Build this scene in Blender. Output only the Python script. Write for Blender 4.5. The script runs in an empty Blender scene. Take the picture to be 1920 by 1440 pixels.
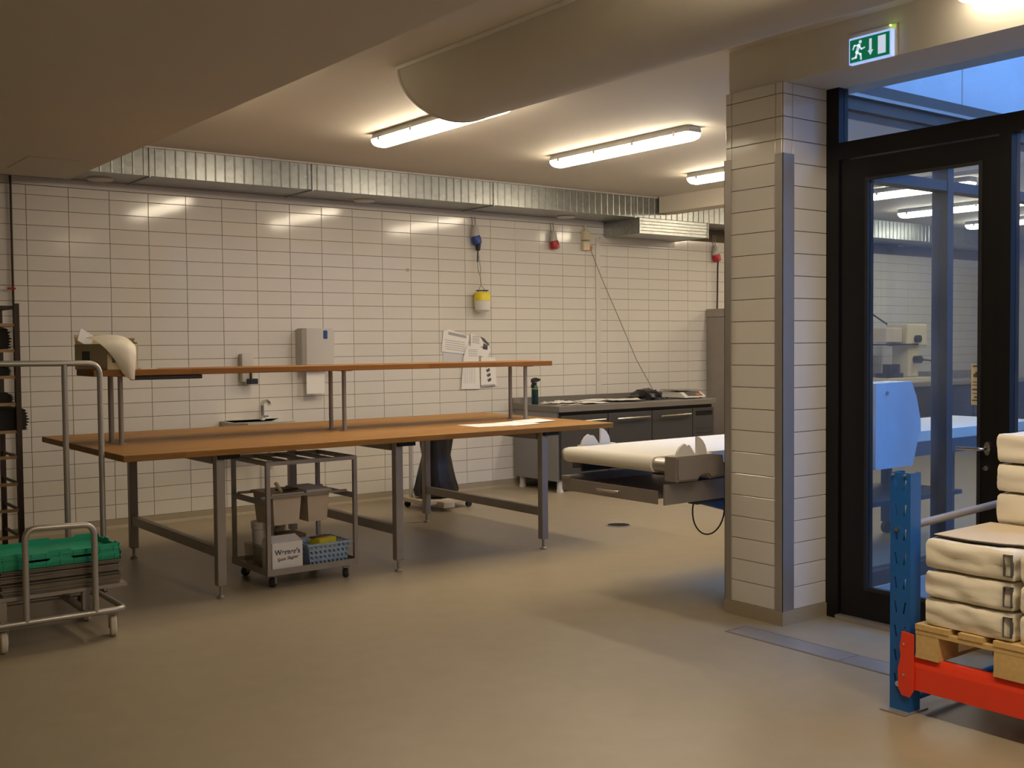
import bpy, bmesh, math, random
from mathutils import Vector, Matrix, noise
rnd = random.Random(7)
scene = bpy.context.scene
COL = scene.collection
PI = math.pi

# ---------------------------------------------------------------- camera
cam_d = bpy.data.cameras.new('camera'); cam = bpy.data.objects.new('camera', cam_d); COL.objects.link(cam)
cam_d.sensor_fit = 'HORIZONTAL'; cam_d.sensor_width = 36.0; cam_d.lens = 2069.07 / 1920 * 36.0
cam_d.clip_start = 0.05; cam_d.clip_end = 200
_R = Vector((0.7977184, -0.60296945, -0.00855579)); _U = Vector((0.02928009, 0.024558, 0.99926952)); _F = Vector((0.60231888, 0.79738619, -0.03724537))
cam.matrix_world = Matrix(((_R.x, _U.x, -_F.x, -2.2225), (_R.y, _U.y, -_F.y, -9.2844), (_R.z, _U.z, -_F.z, 1.5115), (0, 0, 0, 1)))
scene.camera = cam

# ---------------------------------------------------------------- world and exposure
w = bpy.data.worlds.new('dusk_sky'); scene.world = w; w.use_nodes = True
bg = w.node_tree.nodes['Background']; bg.inputs[0].default_value = (0.22, 0.45, 1.0, 1); bg.inputs[1].default_value = 3.0
vs = scene.view_settings
vs.view_transform = 'Standard'; vs.look = 'None'; vs.gamma = 1.0; vs.use_curve_mapping = False; vs.exposure = 1.85
LAMP_COL = (1.0, 0.84, 0.62); LAMP_E = 11.4

# ---------------------------------------------------------------- materials
def srgb(r, g, b):
    f = lambda c: (c/255/12.92) if c/255 <= 0.04045 else ((c/255+0.055)/1.055)**2.4
    return (f(r), f(g), f(b), 1)
def mat(name, col, rough=0.5, metal=0.0, var=0.0, scale=30.0, bump=0.0, bscale=200.0, spec=0.5, objvar=0.0, stretch=None, emit=None, estr=0.0, alpha=None, trans=0.0):
    m = bpy.data.materials.new(name); m.use_nodes = True
    nt = m.node_tree; N = nt.nodes; L = nt.links
    b = N['Principled BSDF']
    c = col if len(col) == 4 else (*col, 1)
    b.inputs['Base Color'].default_value = c
    b.inputs['Roughness'].default_value = rough; b.inputs['Metallic'].default_value = metal
    b.inputs['Specular IOR Level'].default_value = spec
    if trans: b.inputs['Transmission Weight'].default_value = trans
    tc = None
    if var or bump:
        tc = N.new('ShaderNodeTexCoord'); src = tc.outputs['Object']
        if stretch:
            mp = N.new('ShaderNodeMapping'); mp.inputs['Scale'].default_value = stretch
            L.new(src, mp.inputs['Vector']); src = mp.outputs['Vector']
    last = None
    if var:
        n = N.new('ShaderNodeTexNoise'); n.inputs['Scale'].default_value = scale; n.inputs['Detail'].default_value = 5
        L.new(src, n.inputs['Vector'])
        mx = N.new('ShaderNodeMix'); mx.data_type = 'RGBA'
        mx.inputs['A'].default_value = tuple(max(0, x*(1-var)) for x in c[:3]) + (1,)
        mx.inputs['B'].default_value = tuple(min(1, x*(1+var)) for x in c[:3]) + (1,)
        L.new(n.outputs['Fac'], mx.inputs['Factor']); last = mx.outputs['Result']
    if objvar:
        oi = N.new('ShaderNodeObjectInfo'); hs = N.new('ShaderNodeHueSaturation')
        mr = N.new('ShaderNodeMapRange'); mr.inputs['To Min'].default_value = 1-objvar; mr.inputs['To Max'].default_value = 1+objvar
        L.new(oi.outputs['Random'], mr.inputs['Value']); L.new(mr.outputs['Result'], hs.inputs['Value'])
        if last: L.new(last, hs.inputs['Color'])
        else: hs.inputs['Color'].default_value = c
        last = hs.outputs['Color']
    if last: L.new(last, b.inputs['Base Color'])
    if bump:
        n2 = N.new('ShaderNodeTexNoise'); n2.inputs['Scale'].default_value = bscale; n2.inputs['Detail'].default_value = 3
        L.new(src, n2.inputs['Vector'])
        bp = N.new('ShaderNodeBump'); bp.inputs['Strength'].default_value = bump; bp.inputs['Distance'].default_value = 0.01
        L.new(n2.outputs['Fac'], bp.inputs['Height']); L.new(bp.outputs['Normal'], b.inputs['Normal'])
    if emit:
        b.inputs['Emission Color'].default_value = (*emit, 1); b.inputs['Emission Strength'].default_value = estr
    return m

def wood_mat(name, c1, c2, strip=0.045, length=0.6, axis_x=True, rough=0.42):
    m = bpy.data.materials.new(name); m.use_nodes = True
    nt = m.node_tree; N = nt.nodes; L = nt.links; b = N['Principled BSDF']; b.inputs['Roughness'].default_value = rough; b.inputs['Specular IOR Level'].default_value = 0.3
    tc = N.new('ShaderNodeTexCoord'); mp = N.new('ShaderNodeMapping')
    if not axis_x: mp.inputs['Rotation'].default_value = (0, 0, PI/2)
    L.new(tc.outputs['Object'], mp.inputs['Vector'])
    br = N.new('ShaderNodeTexBrick'); br.inputs['Scale'].default_value = 1.0
    br.inputs['Brick Width'].default_value = length; br.inputs['Row Height'].default_value = strip
    br.inputs['Mortar Size'].default_value = 0.0008; br.inputs['Bias'].default_value = 0.0
    br.inputs['Color1'].default_value = (*c1, 1); br.inputs['Color2'].default_value = (*c2, 1); br.inputs['Mortar'].default_value = (*[x*0.55 for x in c1], 1)
    L.new(mp.outputs['Vector'], br.inputs['Vector'])
    mp2 = N.new('ShaderNodeMapping'); mp2.inputs['Scale'].default_value = (3, 60, 60); L.new(mp.outputs['Vector'], mp2.inputs['Vector'])
    n = N.new('ShaderNodeTexNoise'); n.inputs['Scale'].default_value = 1.5; n.inputs['Detail'].default_value = 6; L.new(mp2.outputs['Vector'], n.inputs['Vector'])
    mr = N.new('ShaderNodeMapRange'); mr.inputs['To Min'].default_value = 0.65; mr.inputs['To Max'].default_value = 1.3; L.new(n.outputs['Fac'], mr.inputs['Value'])
    hs = N.new('ShaderNodeHueSaturation'); L.new(mr.outputs['Result'], hs.inputs['Value']); L.new(br.outputs['Color'], hs.inputs['Color'])
    L.new(hs.outputs['Color'], b.inputs['Base Color'])
    return m

def glass_mat(name, tint=(0.93, 0.96, 0.98), dust=0.03, rough=0.0):
    m = bpy.data.materials.new(name); m.use_nodes = True
    nt = m.node_tree; N = nt.nodes; L = nt.links; N.remove(N['Principled BSDF'])
    out = N['Material Output']
    tr = N.new('ShaderNodeBsdfTransparent'); tr.inputs[0].default_value = (*tint, 1)
    gl = N.new('ShaderNodeBsdfGlossy'); gl.inputs['Roughness'].default_value = rough
    df = N.new('ShaderNodeBsdfDiffuse'); df.inputs[0].default_value = (0.6, 0.63, 0.66, 1)
    fr = N.new('ShaderNodeFresnel'); fr.inputs[0].default_value = 1.45
    geo = N.new('ShaderNodeNewGeometry'); inv = N.new('ShaderNodeMath'); inv.operation = 'SUBTRACT'; inv.inputs[0].default_value = 1.0; L.new(geo.outputs['Backfacing'], inv.inputs[1])
    mul = N.new('ShaderNodeMath'); mul.operation = 'MULTIPLY'; L.new(fr.outputs[0], mul.inputs[0]); L.new(inv.outputs[0], mul.inputs[1])
    m1 = N.new('ShaderNodeMixShader'); L.new(mul.outputs[0], m1.inputs[0]); L.new(tr.outputs[0], m1.inputs[1]); L.new(gl.outputs[0], m1.inputs[2])
    tc = N.new('ShaderNodeTexCoord'); nz = N.new('ShaderNodeTexNoise'); nz.inputs['Scale'].default_value = 2.5; nz.inputs['Detail'].default_value = 8
    L.new(tc.outputs['Object'], nz.inputs['Vector'])
    mr = N.new('ShaderNodeMapRange'); mr.inputs['From Min'].default_value = 0.35; mr.inputs['From Max'].default_value = 0.75; mr.inputs['To Min'].default_value = dust*0.3; mr.inputs['To Max'].default_value = dust*2
    L.new(nz.outputs['Fac'], mr.inputs['Value'])
    m2 = N.new('ShaderNodeMixShader'); L.new(mr.outputs['Result'], m2.inputs[0]); L.new(m1.outputs[0], m2.inputs[1]); L.new(df.outputs[0], m2.inputs[2])
    L.new(m2.outputs[0], out.inputs[0])
    return m

def galv_mat(name, col=(0.36, 0.375, 0.36), rough=0.36):
    m = bpy.data.materials.new(name); m.use_nodes = True
    nt = m.node_tree; N = nt.nodes; L = nt.links; b = N['Principled BSDF']
    b.inputs['Metallic'].default_value = 0.85; b.inputs['Roughness'].default_value = rough
    tc = N.new('ShaderNodeTexCoord'); v = N.new('ShaderNodeTexVoronoi'); v.inputs['Scale'].default_value = 28
    L.new(tc.outputs['Object'], v.inputs['Vector'])
    hs = N.new('ShaderNodeSeparateColor'); L.new(v.outputs['Color'], hs.inputs[0])
    mx = N.new('ShaderNodeMix'); mx.data_type = 'RGBA'
    mx.inputs['A'].default_value = (*[x*0.90 for x in col], 1); mx.inputs['B'].default_value = (*[min(1, x*1.10) for x in col], 1)
    L.new(hs.outputs[0], mx.inputs['Factor']); L.new(mx.outputs['Result'], b.inputs['Base Color'])
    return m

M = {}
M['tile'] = mat('white_glazed_tile', (0.67, 0.64, 0.59), 0.10, spec=0.36, objvar=0.02, bump=0.04, bscale=6.0)
M['grout'] = mat('grout', (0.12, 0.09, 0.06), 0.9)
M['floor'] = mat('epoxy_floor', (0.315, 0.262, 0.178), 0.38, spec=0.35, var=0.10, scale=7.0, bump=0.05, bscale=320)
M['cove'] = mat('epoxy_cove', (0.33, 0.28, 0.20), 0.38, var=0.06, scale=12)
M['ceiling'] = mat('ceiling_paint', (0.62, 0.575, 0.49), 0.75, var=0.03, scale=2)
M['bulk'] = mat('bulkhead_paint', (0.55, 0.50, 0.41), 0.75, var=0.03, scale=2)
M['paint'] = mat('wall_paint', (0.66, 0.62, 0.53), 0.7, var=0.03, scale=3)
M['trimw'] = mat('white_trim', (0.60, 0.57, 0.52), 0.45)
M['concrete'] = mat('concrete', (0.37, 0.38, 0.385), 0.85, var=0.16, scale=3.0, bump=0.2, bscale=40)
M['paving'] = mat('courtyard_paving', (0.16, 0.17, 0.18), 0.6, var=0.2, scale=5)
M['fabric'] = mat('air_sock_fabric', (0.52, 0.485, 0.41), 0.9, bump=0.15, bscale=300)
M['galv'] = galv_mat('galvanised_sheet')
M['steel'] = mat('brushed_steel', (0.44, 0.415, 0.385), 0.38, 0.7, var=0.12, scale=6, stretch=(2, 2, 60))
M['steeld'] = mat('dull_steel', (0.34, 0.305, 0.275), 0.45, 0.45, var=0.12, scale=10)
M['topsteel'] = mat('dark_worktop_steel', (0.20, 0.185, 0.165), 0.5, 0.35, var=0.1, scale=6)  # even dark steel, rougher than the brushed one
M['chrome'] = mat('chrome', (0.7, 0.68, 0.66), 0.12, 1.0)
M['guard'] = mat('steel_corner_guard', (0.40, 0.375, 0.35), 0.40, 0.6, var=0.08, scale=4)
M['fridge'] = mat('fridge_front', (0.055, 0.052, 0.05), 0.6, 0.0, var=0.1, scale=5, spec=0.25)
M['fridgeside'] = mat('fridge_side', (0.26, 0.255, 0.26), 0.5, 0.4, var=0.05, scale=5)
M['wood'] = wood_mat('oiled_worktop', (0.27, 0.125, 0.026), (0.35, 0.17, 0.038), rough=0.5)
M['woode'] = wood_mat('worktop_edge', (0.25, 0.105, 0.022), (0.30, 0.13, 0.03), rough=0.55)
M['pine'] = mat('pallet_pine', (0.62, 0.42, 0.17), 0.75, var=0.2, scale=8, stretch=(1, 6, 6), objvar=0.08)
M['sack'] = mat('paper_sack', (0.82, 0.75, 0.61), 0.8, var=0.05, scale=6, bump=0.25, bscale=14)
M['kraft'] = mat('kraft_paper', (0.62, 0.50, 0.34), 0.8, var=0.08, scale=6)
M['board'] = mat('cardboard', (0.46, 0.33, 0.19), 0.85, var=0.06, scale=10)
M['cream'] = mat('cream_board', (0.62, 0.53, 0.36), 0.8)
M['paper'] = mat('white_paper', (0.78, 0.76, 0.74), 0.8)
M['paperg'] = mat('grey_paper', (0.58, 0.58, 0.60), 0.8)
M['ink'] = mat('print_ink', (0.10, 0.10, 0.11), 0.8)
M['inkg'] = mat('print_grey', (0.36, 0.36, 0.38), 0.8)
M['rackblue'] = mat('rack_blue', (0.010, 0.115, 0.40), 0.42, var=0.12, scale=10)
M['rackred'] = mat('rack_red', (0.85, 0.055, 0.018), 0.42, var=0.1, scale=8)
M['black'] = mat('black_frame', (0.006, 0.0055, 0.006), 0.4, spec=0.3)
M['blackp'] = mat('black_plastic', (0.015, 0.015, 0.017), 0.4)
M['rubber'] = mat('dark_rubber', (0.02, 0.02, 0.02), 0.6)
M['bag'] = mat('black_bag', (0.010, 0.009, 0.011), 0.33, bump=0.4, bscale=10)
M['whitep'] = mat('white_plastic', (0.68, 0.66, 0.62), 0.38)
M['greyp'] = mat('grey_plastic', (0.52, 0.50, 0.47), 0.42)
M['beigep'] = mat('beige_plastic', (0.56, 0.48, 0.36), 0.5)
M['ivory'] = mat('ivory_plastic', (0.66, 0.58, 0.40), 0.4)
M['belt'] = mat('sheeter_belt', (0.80, 0.76, 0.66), 0.62, bump=0.03, bscale=300)
M['binp'] = mat('bin_plastic', (0.60, 0.50, 0.38), 0.5, var=0.1, scale=8)
M['bluep'] = mat('blue_plug', (0.02, 0.06, 0.28), 0.35)
M['redp'] = mat('red_plug', (0.42, 0.02, 0.03), 0.35)
M['yellow'] = mat('yellow_plastic', (0.75, 0.62, 0.02), 0.4)
M['lblue'] = mat('pale_blue_plastic', (0.30, 0.43, 0.62), 0.45)
M['green'] = mat('green_crate', (0.016, 0.36, 0.21), 0.45, objvar=0.06)
M['pan'] = mat('sheet_pan', (0.26, 0.235, 0.205), 0.42, 0.85, var=0.3, scale=10, objvar=0.2)
M['rackdark'] = mat('burnt_rack_steel', (0.045, 0.028, 0.02), 0.55, 0.3, var=0.4, scale=14)
M['rackrung'] = mat('rack_rung', (0.34, 0.22, 0.12), 0.5, 0.5, var=0.3, scale=12)
M['soot'] = mat('sooty_brush', (0.012, 0.011, 0.012), 0.8)
M['casterw'] = mat('caster_wheel', (0.62, 0.56, 0.44), 0.55)
M['darkgreen'] = mat('dark_bottle', (0.005, 0.03, 0.035), 0.25)
M['lime'] = mat('lime_band', (0.2, 0.5, 0.05), 0.5)
M['glass'] = glass_mat('window_glass', (0.82, 0.86, 0.90), 0.045)
M['glass2'] = glass_mat('courtyard_glass', (0.90, 0.94, 0.97), 0.02)
M['clear'] = glass_mat('clear_plastic', (0.86, 0.84, 0.78), 0.14, 0.1)
M['diff'] = mat('lamp_diffuser', (0.9, 0.88, 0.82), 0.4, emit=LAMP_COL, estr=LAMP_E)
M['diff_weak'] = mat('lamp_diffuser_dimmed', (0.9, 0.88, 0.82), 0.4, emit=LAMP_COL, estr=LAMP_E*0.2)  # same diffuser with its emission turned down
M['lamphouse'] = mat('lamp_housing', (0.42, 0.41, 0.39), 0.5)
M['signlit'] = mat('sign_white_lit', (0.7, 0.8, 0.95), 0.4, emit=(0.35, 0.50, 1.0), estr=0.24)
M['signgreen'] = mat('sign_green_lit', (0.0, 0.22, 0.09), 0.4, emit=(0.0, 0.22, 0.10), estr=0.12)
M['signpic'] = mat('sign_pictogram', (0.8, 0.85, 0.9), 0.4, emit=(0.55, 0.65, 0.85), estr=0.22)
M['led'] = mat('green_led', (0.4, 0.8, 0.1), 0.4, emit=(0.6, 1.0, 0.1), estr=4)
M['hood'] = mat('sheeter_enamel', (0.62, 0.66, 0.70), 0.35)
M['bluesteel'] = mat('sheeter_frame_blue', (0.06, 0.075, 0.10), 0.45, 0.3)
M['lcd'] = mat('scale_display', (0.10, 0.10, 0.10), 0.3)
M['orange'] = mat('orange_key', (0.55, 0.16, 0.06), 0.5)
M['cloth'] = mat('translucent_bag', (0.72, 0.67, 0.56), 0.45, bump=0.3, bscale=14)
M['ceramic'] = mat('white_ceramic', (0.72, 0.70, 0.66), 0.2)
M['wire'] = mat('grey_wire', (0.30, 0.28, 0.25), 0.6)
M['brown'] = mat('brown_lid', (0.16, 0.09, 0.05), 0.6)

# ---------------------------------------------------------------- mesh helpers
def B(): return bmesh.new()
def box(bm, x0, x1, y0, y1, z0, z1, mtx=None):
    vs_ = [bm.verts.new((x, y, z)) for x in (x0, x1) for y in (y0, y1) for z in (z0, z1)]
    for f in ((0,1,3,2),(4,6,7,5),(0,4,5,1),(2,3,7,6),(0,2,6,4),(1,5,7,3)):
        bm.faces.new([vs_[i] for i in f])
    if mtx: bmesh.ops.transform(bm, matrix=mtx, verts=vs_)
    return vs_
def bbox(x0, x1, y0, y1, z0, z1, bev=0.004, seg=2):
    bm = B(); box(bm, x0, x1, y0, y1, z0, z1)
    bmesh.ops.recalc_face_normals(bm, faces=bm.faces)
    if bev: bmesh.ops.bevel(bm, geom=bm.edges[:], offset=bev, segments=seg, affect='EDGES', profile=0.5)
    return bm
def frame_of(d):
    d = Vector(d).normalized(); a = Vector((0,0,1)) if abs(d.z) < 0.95 else Vector((1,0,0))
    u = d.cross(a).normalized(); return u, u.cross(d).normalized()
def loft(bm, rings, cap=True, closed=True):
    vr = [[bm.verts.new(p) for p in r] for r in rings]; n = len(vr[0])
    for a, b in zip(vr, vr[1:]):
        for i in range(n if closed else n-1):
            j = (i+1) % n; bm.faces.new((a[i], a[j], b[j], b[i]))
    if cap and closed: bm.faces.new(vr[0][::-1]); bm.faces.new(vr[-1])
    return vr
def tube(bm, pts, r, seg=8, sq=False):
    pts = [Vector(p) for p in pts]; rings = []
    if sq: seg = 4
    u = None
    for i, p in enumerate(pts):
        d = (pts[min(i+1, len(pts)-1)] - pts[max(i-1, 0)]).normalized()
        if u is None: u, v = frame_of(d)
        else:
            u = (u - d*u.dot(d)).normalized(); v = u.cross(d).normalized()
        k = 1.0
        if 0 < i < len(pts)-1:
            c = (pts[i]-pts[i-1]).normalized().dot((pts[i+1]-pts[i]).normalized()); k = 1/max(0.5, math.sqrt((1+c)/2))
        rr = r*(1.414 if sq else 1)
        off = PI/4 if sq else 0
        rings.append([p + u*rr*math.cos(2*PI*s/seg+off) + v*rr*math.sin(2*PI*s/seg+off) for s in range(seg)])
    loft(bm, rings)
def cyl(bm, p0, p1, r, seg=16, r2=None):
    p0, p1 = Vector(p0), Vector(p1); u, v = frame_of(p1-p0); r2 = r if r2 is None else r2
    loft(bm, [[p + u*q*math.cos(2*PI*s/seg) + v*q*math.sin(2*PI*s/seg) for s in range(seg)] for p, q in ((p0, r), (p1, r2))])
def lathe(bm, prof, c=(0,0,0), seg=20):
    c = Vector(c)
    loft(bm, [[c + Vector((r*math.cos(2*PI*s/seg), r*math.sin(2*PI*s/seg), z)) for s in range(seg)] for r, z in prof])
def prism(bm, poly, axis, a, b):
    def P3(u, v, t):
        return {'X': (t, u, v), 'Y': (u, t, v), 'Z': (u, v, t)}[axis]
    loft(bm, [[P3(u, v, a) for u, v in poly], [P3(u, v, b) for u, v in poly]])
def arc(cx, cy, r, a0, a1, n, ry=None):
    ry = r if ry is None else ry
    return [(cx + r*math.cos(math.radians(a0+(a1-a0)*i/n)), cy + ry*math.sin(math.radians(a0+(a1-a0)*i/n))) for i in range(n+1)]
def round_path(pts, r, n=5):
    pts = [Vector(p) for p in pts]; out = [pts[0]]
    for a, b, c in zip(pts, pts[1:], pts[2:]):
        d1 = (a-b).normalized(); d2 = (c-b).normalized(); s = b + d1*r; e = b + d2*r
        for i in range(n+1):
            t = i/n; out.append(s*(1-t)**2 + b*2*t*(1-t) + e*t*t)
    out.append(pts[-1]); return out
def mesh_of(name, bm, m, smooth=False):
    bmesh.ops.recalc_face_normals(bm, faces=bm.faces)
    me = bpy.data.meshes.new(name); bm.to_mesh(me); bm.free()
    me.materials.append(M[m] if isinstance(m, str) else m)
    if smooth:
        for p in me.polygons: p.use_smooth = True
        try: me.set_sharp_from_angle(angle=math.radians(40))
        except Exception: pass
    return me
def put(name, me, parent=None, loc=(0,0,0)):
    o = bpy.data.objects.new(name, me); COL.objects.link(o); o.location = loc
    if parent is not None: o.parent = parent
    return o
class T:
    """a thing: an Empty at loc; part() takes world coordinates (or local ones when rz is given) """
    def __init__(s, name, label, cat, loc=(0,0,0), rz=None, group=None, kind=None):
        s.loc = Vector(loc); s.local = rz is not None
        s.o = bpy.data.objects.new(name, None); COL.objects.link(s.o); s.o.empty_display_size = 0.05
        s.o.location = loc; s.o.rotation_euler = (0, 0, rz or 0)
        if kind: s.o['kind'] = kind
        if label: s.o['label'] = label
        if cat: s.o['category'] = cat
        if group: s.o['group'] = group
    def part(s, name, bm, m, smooth=False, under=None, label=None):
        if not s.local: bmesh.ops.translate(bm, vec=-s.loc, verts=bm.verts[:])
        o = put(name, mesh_of(name, bm, m, smooth), under if under is not None else s.o)
        if label: o['label'] = label
        return o
def single(name, bm, m, label, cat, loc=(0,0,0), group=None, smooth=False, rz=0, kind=None, local=False):
    if not local: bmesh.ops.translate(bm, vec=-Vector(loc), verts=bm.verts[:])
    o = put(name, mesh_of(name, bm, m, smooth), None, loc); o.rotation_euler = (0,0,rz)
    if kind: o['kind'] = kind
    if label: o['label'] = label
    if cat: o['category'] = cat
    if group: o['group'] = group
    return o
def struct(name, bm, m, smooth=False, label=None):
    o = put(name, mesh_of(name, bm, m, smooth)); o['kind'] = 'structure'
    if label: o['label'] = label
    return o
def copy_thing(src, loc, label, rz=None):
    c = src.copy(); COL.objects.link(c); c.location = loc; c['label'] = label
    if rz is not None: c.rotation_euler = (0,0,rz)
    for ch in src.children:
        d = ch.copy(); COL.objects.link(d); d.parent = c
        for g in ch.children:
            e = g.copy(); COL.objects.link(e); e.parent = d
    return c
def bx1(*a):
    bm = B(); box(bm, *a); return bm
def text_mesh(s, size, m, shear=0.0, bold=0.0):
    cu = bpy.data.curves.new('lettering', 'FONT'); cu.body = s; cu.size = size; cu.align_x = 'CENTER'; cu.extrude = 0.0006; cu.shear = shear; cu.offset = bold
    o = bpy.data.objects.new('lettering', cu); COL.objects.link(o)
    dg = bpy.context.evaluated_depsgraph_get(); me = bpy.data.meshes.new_from_object(o.evaluated_get(dg))
    COL.objects.unlink(o); bpy.data.objects.remove(o); me.materials.clear(); me.materials.append(M[m]); return me

# ================================================================ STRUCTURE
CZ = 3.09; TW = 0.3231; TH = 0.12; Z0 = 0.075; G = 0.0032
floor = struct('floor', bx1(-6, 15.2, -14, 0.1, -0.12, 0.0), 'floor')
# courtyard paving is set into the floor outside the door
struct('courtyard_floor', bx1(2.90, 6.8, -10.5, -5.30, -0.02, 0.006), 'paving', label='dark paving of the small courtyard outside the glass door')
# ceilings
bm = B(); box(bm, 0.28, 15.2, -5.10, 0.15, CZ, CZ+0.2); box(bm, 0.28, 2.86, -14, -5.10, CZ, CZ+0.2); box(bm, -6.2, 0.28, -0.2, 0.15, CZ, CZ+0.2)
struct('ceiling', bm, 'ceiling')
bk = struct('ceiling_bulkhead', bx1(-6.2, 0.28, -14, -0.2, 2.83, CZ+0.2), 'bulk', label='lowered ceiling over the left of the room')
put('access_hatch', mesh_of('access_hatch', bx1(-0.25, 0.10, -1.15, -0.55, 2.826, 2.8302), 'bulk'), bk)
# back wall with its tiles
wb = struct('wall_back', bx1(-6.1, 15.2, 0.0, 0.2, 0.0, CZ), 'grout', label='white tiled back wall')
def tile_mesh(w_, h_, th=0.006):
    bm = B(); vs_ = box(bm, G/2, w_-G/2, -th, 0.004, G/2, h_-G/2)
    bmesh.ops.recalc_face_normals(bm, faces=bm.faces)
    ed = [e for e in bm.edges if all(abs(v.co.y+th) < 1e-6 for v in e.verts)]
    bmesh.ops.bevel(bm, geom=ed, offset=0.0016, segments=1, affect='EDGES')
    return mesh_of('tile', bm, 'tile')
me_tile = tile_mesh(TW, TH); me_top = tile_mesh(TW, 0.075)
stuff = B(); nt_ = 0
for k in range(-18, 47):
    for r in range(23):
        x = k*TW; z = Z0 + r*TH; me = me_tile if r < 22 else me_top
        if x > 6.0 and r > 21: continue
        rot = (rnd.gauss(0, 0.0009), 0, rnd.gauss(0, 0.0009))
        if -1 <= k < 12 or (k == 12 and r < 1):
            o = put('tile', me, wb, (x, 0, z)); o.rotation_euler = rot; nt_ += 1
        else:
            t = me.copy(); mt = Matrix.Translation((x, 0, z)) @ Matrix.Rotation(rot[2], 4, 'Z') @ Matrix.Rotation(rot[0], 4, 'X')
            t.transform(mt); stuff.from_mesh(t); bpy.data.meshes.remove(t)
o = put('tile_field', mesh_of('tile_field', stuff, 'tile'), wb); o['kind'] = 'stuff'
put('top_trim', mesh_of('top_trim', bx1(-6.0, 6.09, -0.012, 0.0, 2.793, 2.855), 'trimw'), wb)
put('duct_sill', mesh_of('duct_sill', bx1(6.02, 7.19, -0.03, 0.0, 2.62, 2.685), 'trimw'), wb)
put('cable_trim', mesh_of('cable_trim', bx1(5.965, 6.03, -0.016, 0.0, 0.93, 2.67), 'trimw'), wb)
bm = B(); prism(bm, [(0.0, 0.0), (-0.045, 0.0), (-0.03, 0.006), (-0.014, 0.025), (-0.010, Z0), (0.0, Z0)], 'X', -6.0, 15.0)
struct('baseboard_back', bm, 'cove')
pipe = T('corner_pipe', 'thin dark pipe with a small red tag on the far left of the tiled wall', 'pipe', (-0.115, -0.03, 0.0))
bm = B(); cyl(bm, (-0.115, -0.03, 0.0), (-0.115, -0.03, 2.85), 0.009, 10); pipe.part('tube', bm, 'rackdark', True)
bm = B(); cyl(bm, (-0.16, -0.045, 1.97), (-0.10, -0.045, 1.97), 0.008, 8); pipe.part('valve_tag', bm, 'redp', True)
# outer walls of the room that close it behind and beside the camera
struct('wall_left', bx1(-6.1, -6.0, -14, 0.0, 0, 2.83), 'paint')
struct('wall_front', bx1(-6, 2.9, -14.1, -14.0, 0, CZ), 'paint')
struct('wall_far_right', bx1(15.0, 15.2, -5.3, 0.1, 0, CZ), 'paint')
struct('wall_far_front', bx1(6.8, 15.2, -5.3, -5.1, 0, CZ), 'paint')
struct('wall_right', bx1(2.78, 2.95, -14.0, -8.6, 0, CZ), 'paint')

# pillar beside the door
PX, PY1, PY2, PD = 2.408, -5.514, -5.128, 2.79
wp = struct('wall_pillar', bx1(PX, 2.86, PY1, PY2, 0, 2.8595), 'grout', label='tiled pillar end beside the black glass door')
fr = [(PY2, 0.042), (PY2-0.042, 0.302), (PY2-0.344, 0.042)]
for r in range(24):
    z = Z0 + r*0.1185; h = 0.1185 if r < 23 else 2.86-z
    for y, w_ in fr:
        key = ('pt', round(w_, 3), round(h, 3))
        if key not in globals().setdefault('_tm', {}): _tm[key] = tile_mesh(w_, h)
        o = put('tile', _tm[key], wp, (PX, y, z)); o.rotation_euler = (0, 0, -PI/2)
    for x, w_ in ((PX, 0.075), (PX+0.075, 0.300)):
        key = ('pt', round(w_, 3), round(h, 3))
        if key not in _tm: _tm[key] = tile_mesh(w_, h)
        put('tile', _tm[key], wp, (x, PY1, z))
g1 = B(); box(g1, PX-0.011, PX-0.008, PY1-0.011, PY1+0.042, 0.075, 2.49); box(g1, PX-0.011, PX+0.082, PY1-0.011, PY1-0.008, 0.075, 2.49)
o = put('corner_guard', mesh_of('corner_guard', g1, 'guard'), wp); o['label'] = 'stainless steel corner guard'
g2 = B(); box(g2, PX-0.011, PX-0.008, PY2-0.040, PY2+0.008, 0.075, 2.50); box(g2, PX-0.011, PX+0.05, PY2+0.005, PY2+0.008, 0.075, 2.50)
put('corner_guard', mesh_of('corner_guard', g2, 'guard'), wp)
bm = B(); prism(bm, [(PX-0.014, PY2+0.01), (PX-0.014, PY1-0.014), (PD, PY1-0.014), (PD, PY1), (PX, PY1), (PX, PY2+0.01)], 'Z', 0, 0.075)
struct('baseboard_pillar', bm, 'cove')
# beams
struct('ceiling_beam', bx1(2.435, 2.95, -14, -5.125, 2.86, CZ+0.02), 'paint', label='painted lintel beam above the glass door')
struct('cross_beam', bx1(6.39, 6.62, -5.1, -0.58, 2.915, CZ), 'ceiling', label='white ceiling beam in front of the far ducts')
# courtyard: concrete facade above, unseen walls around sized to steer the daylight
cw = struct('wall_courtyard', bx1(2.86, 7.0, -5.20, -4.95, 3.05, 7.0), 'concrete', label='pale concrete facade above the courtyard glazing')
for x in (4.62, 5.9): put('formwork_seam', mesh_of('formwork_seam', bx1(x, x+0.012, -5.204, -5.199, 3.05, 7.0), 'wire'), cw)
struct('wall_courtyard_right', bx1(6.8, 7.0, -10.5, -5.2, 0, 6.0), 'concrete')
struct('wall_courtyard_front', bx1(2.95, 7.0, -10.7, -10.5, 0, 5.2), 'concrete')
struct('wall_parapet', bx1(2.86, 2.95, -10.7, -5.2, 3.11, 4.4), 'concrete')

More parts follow.
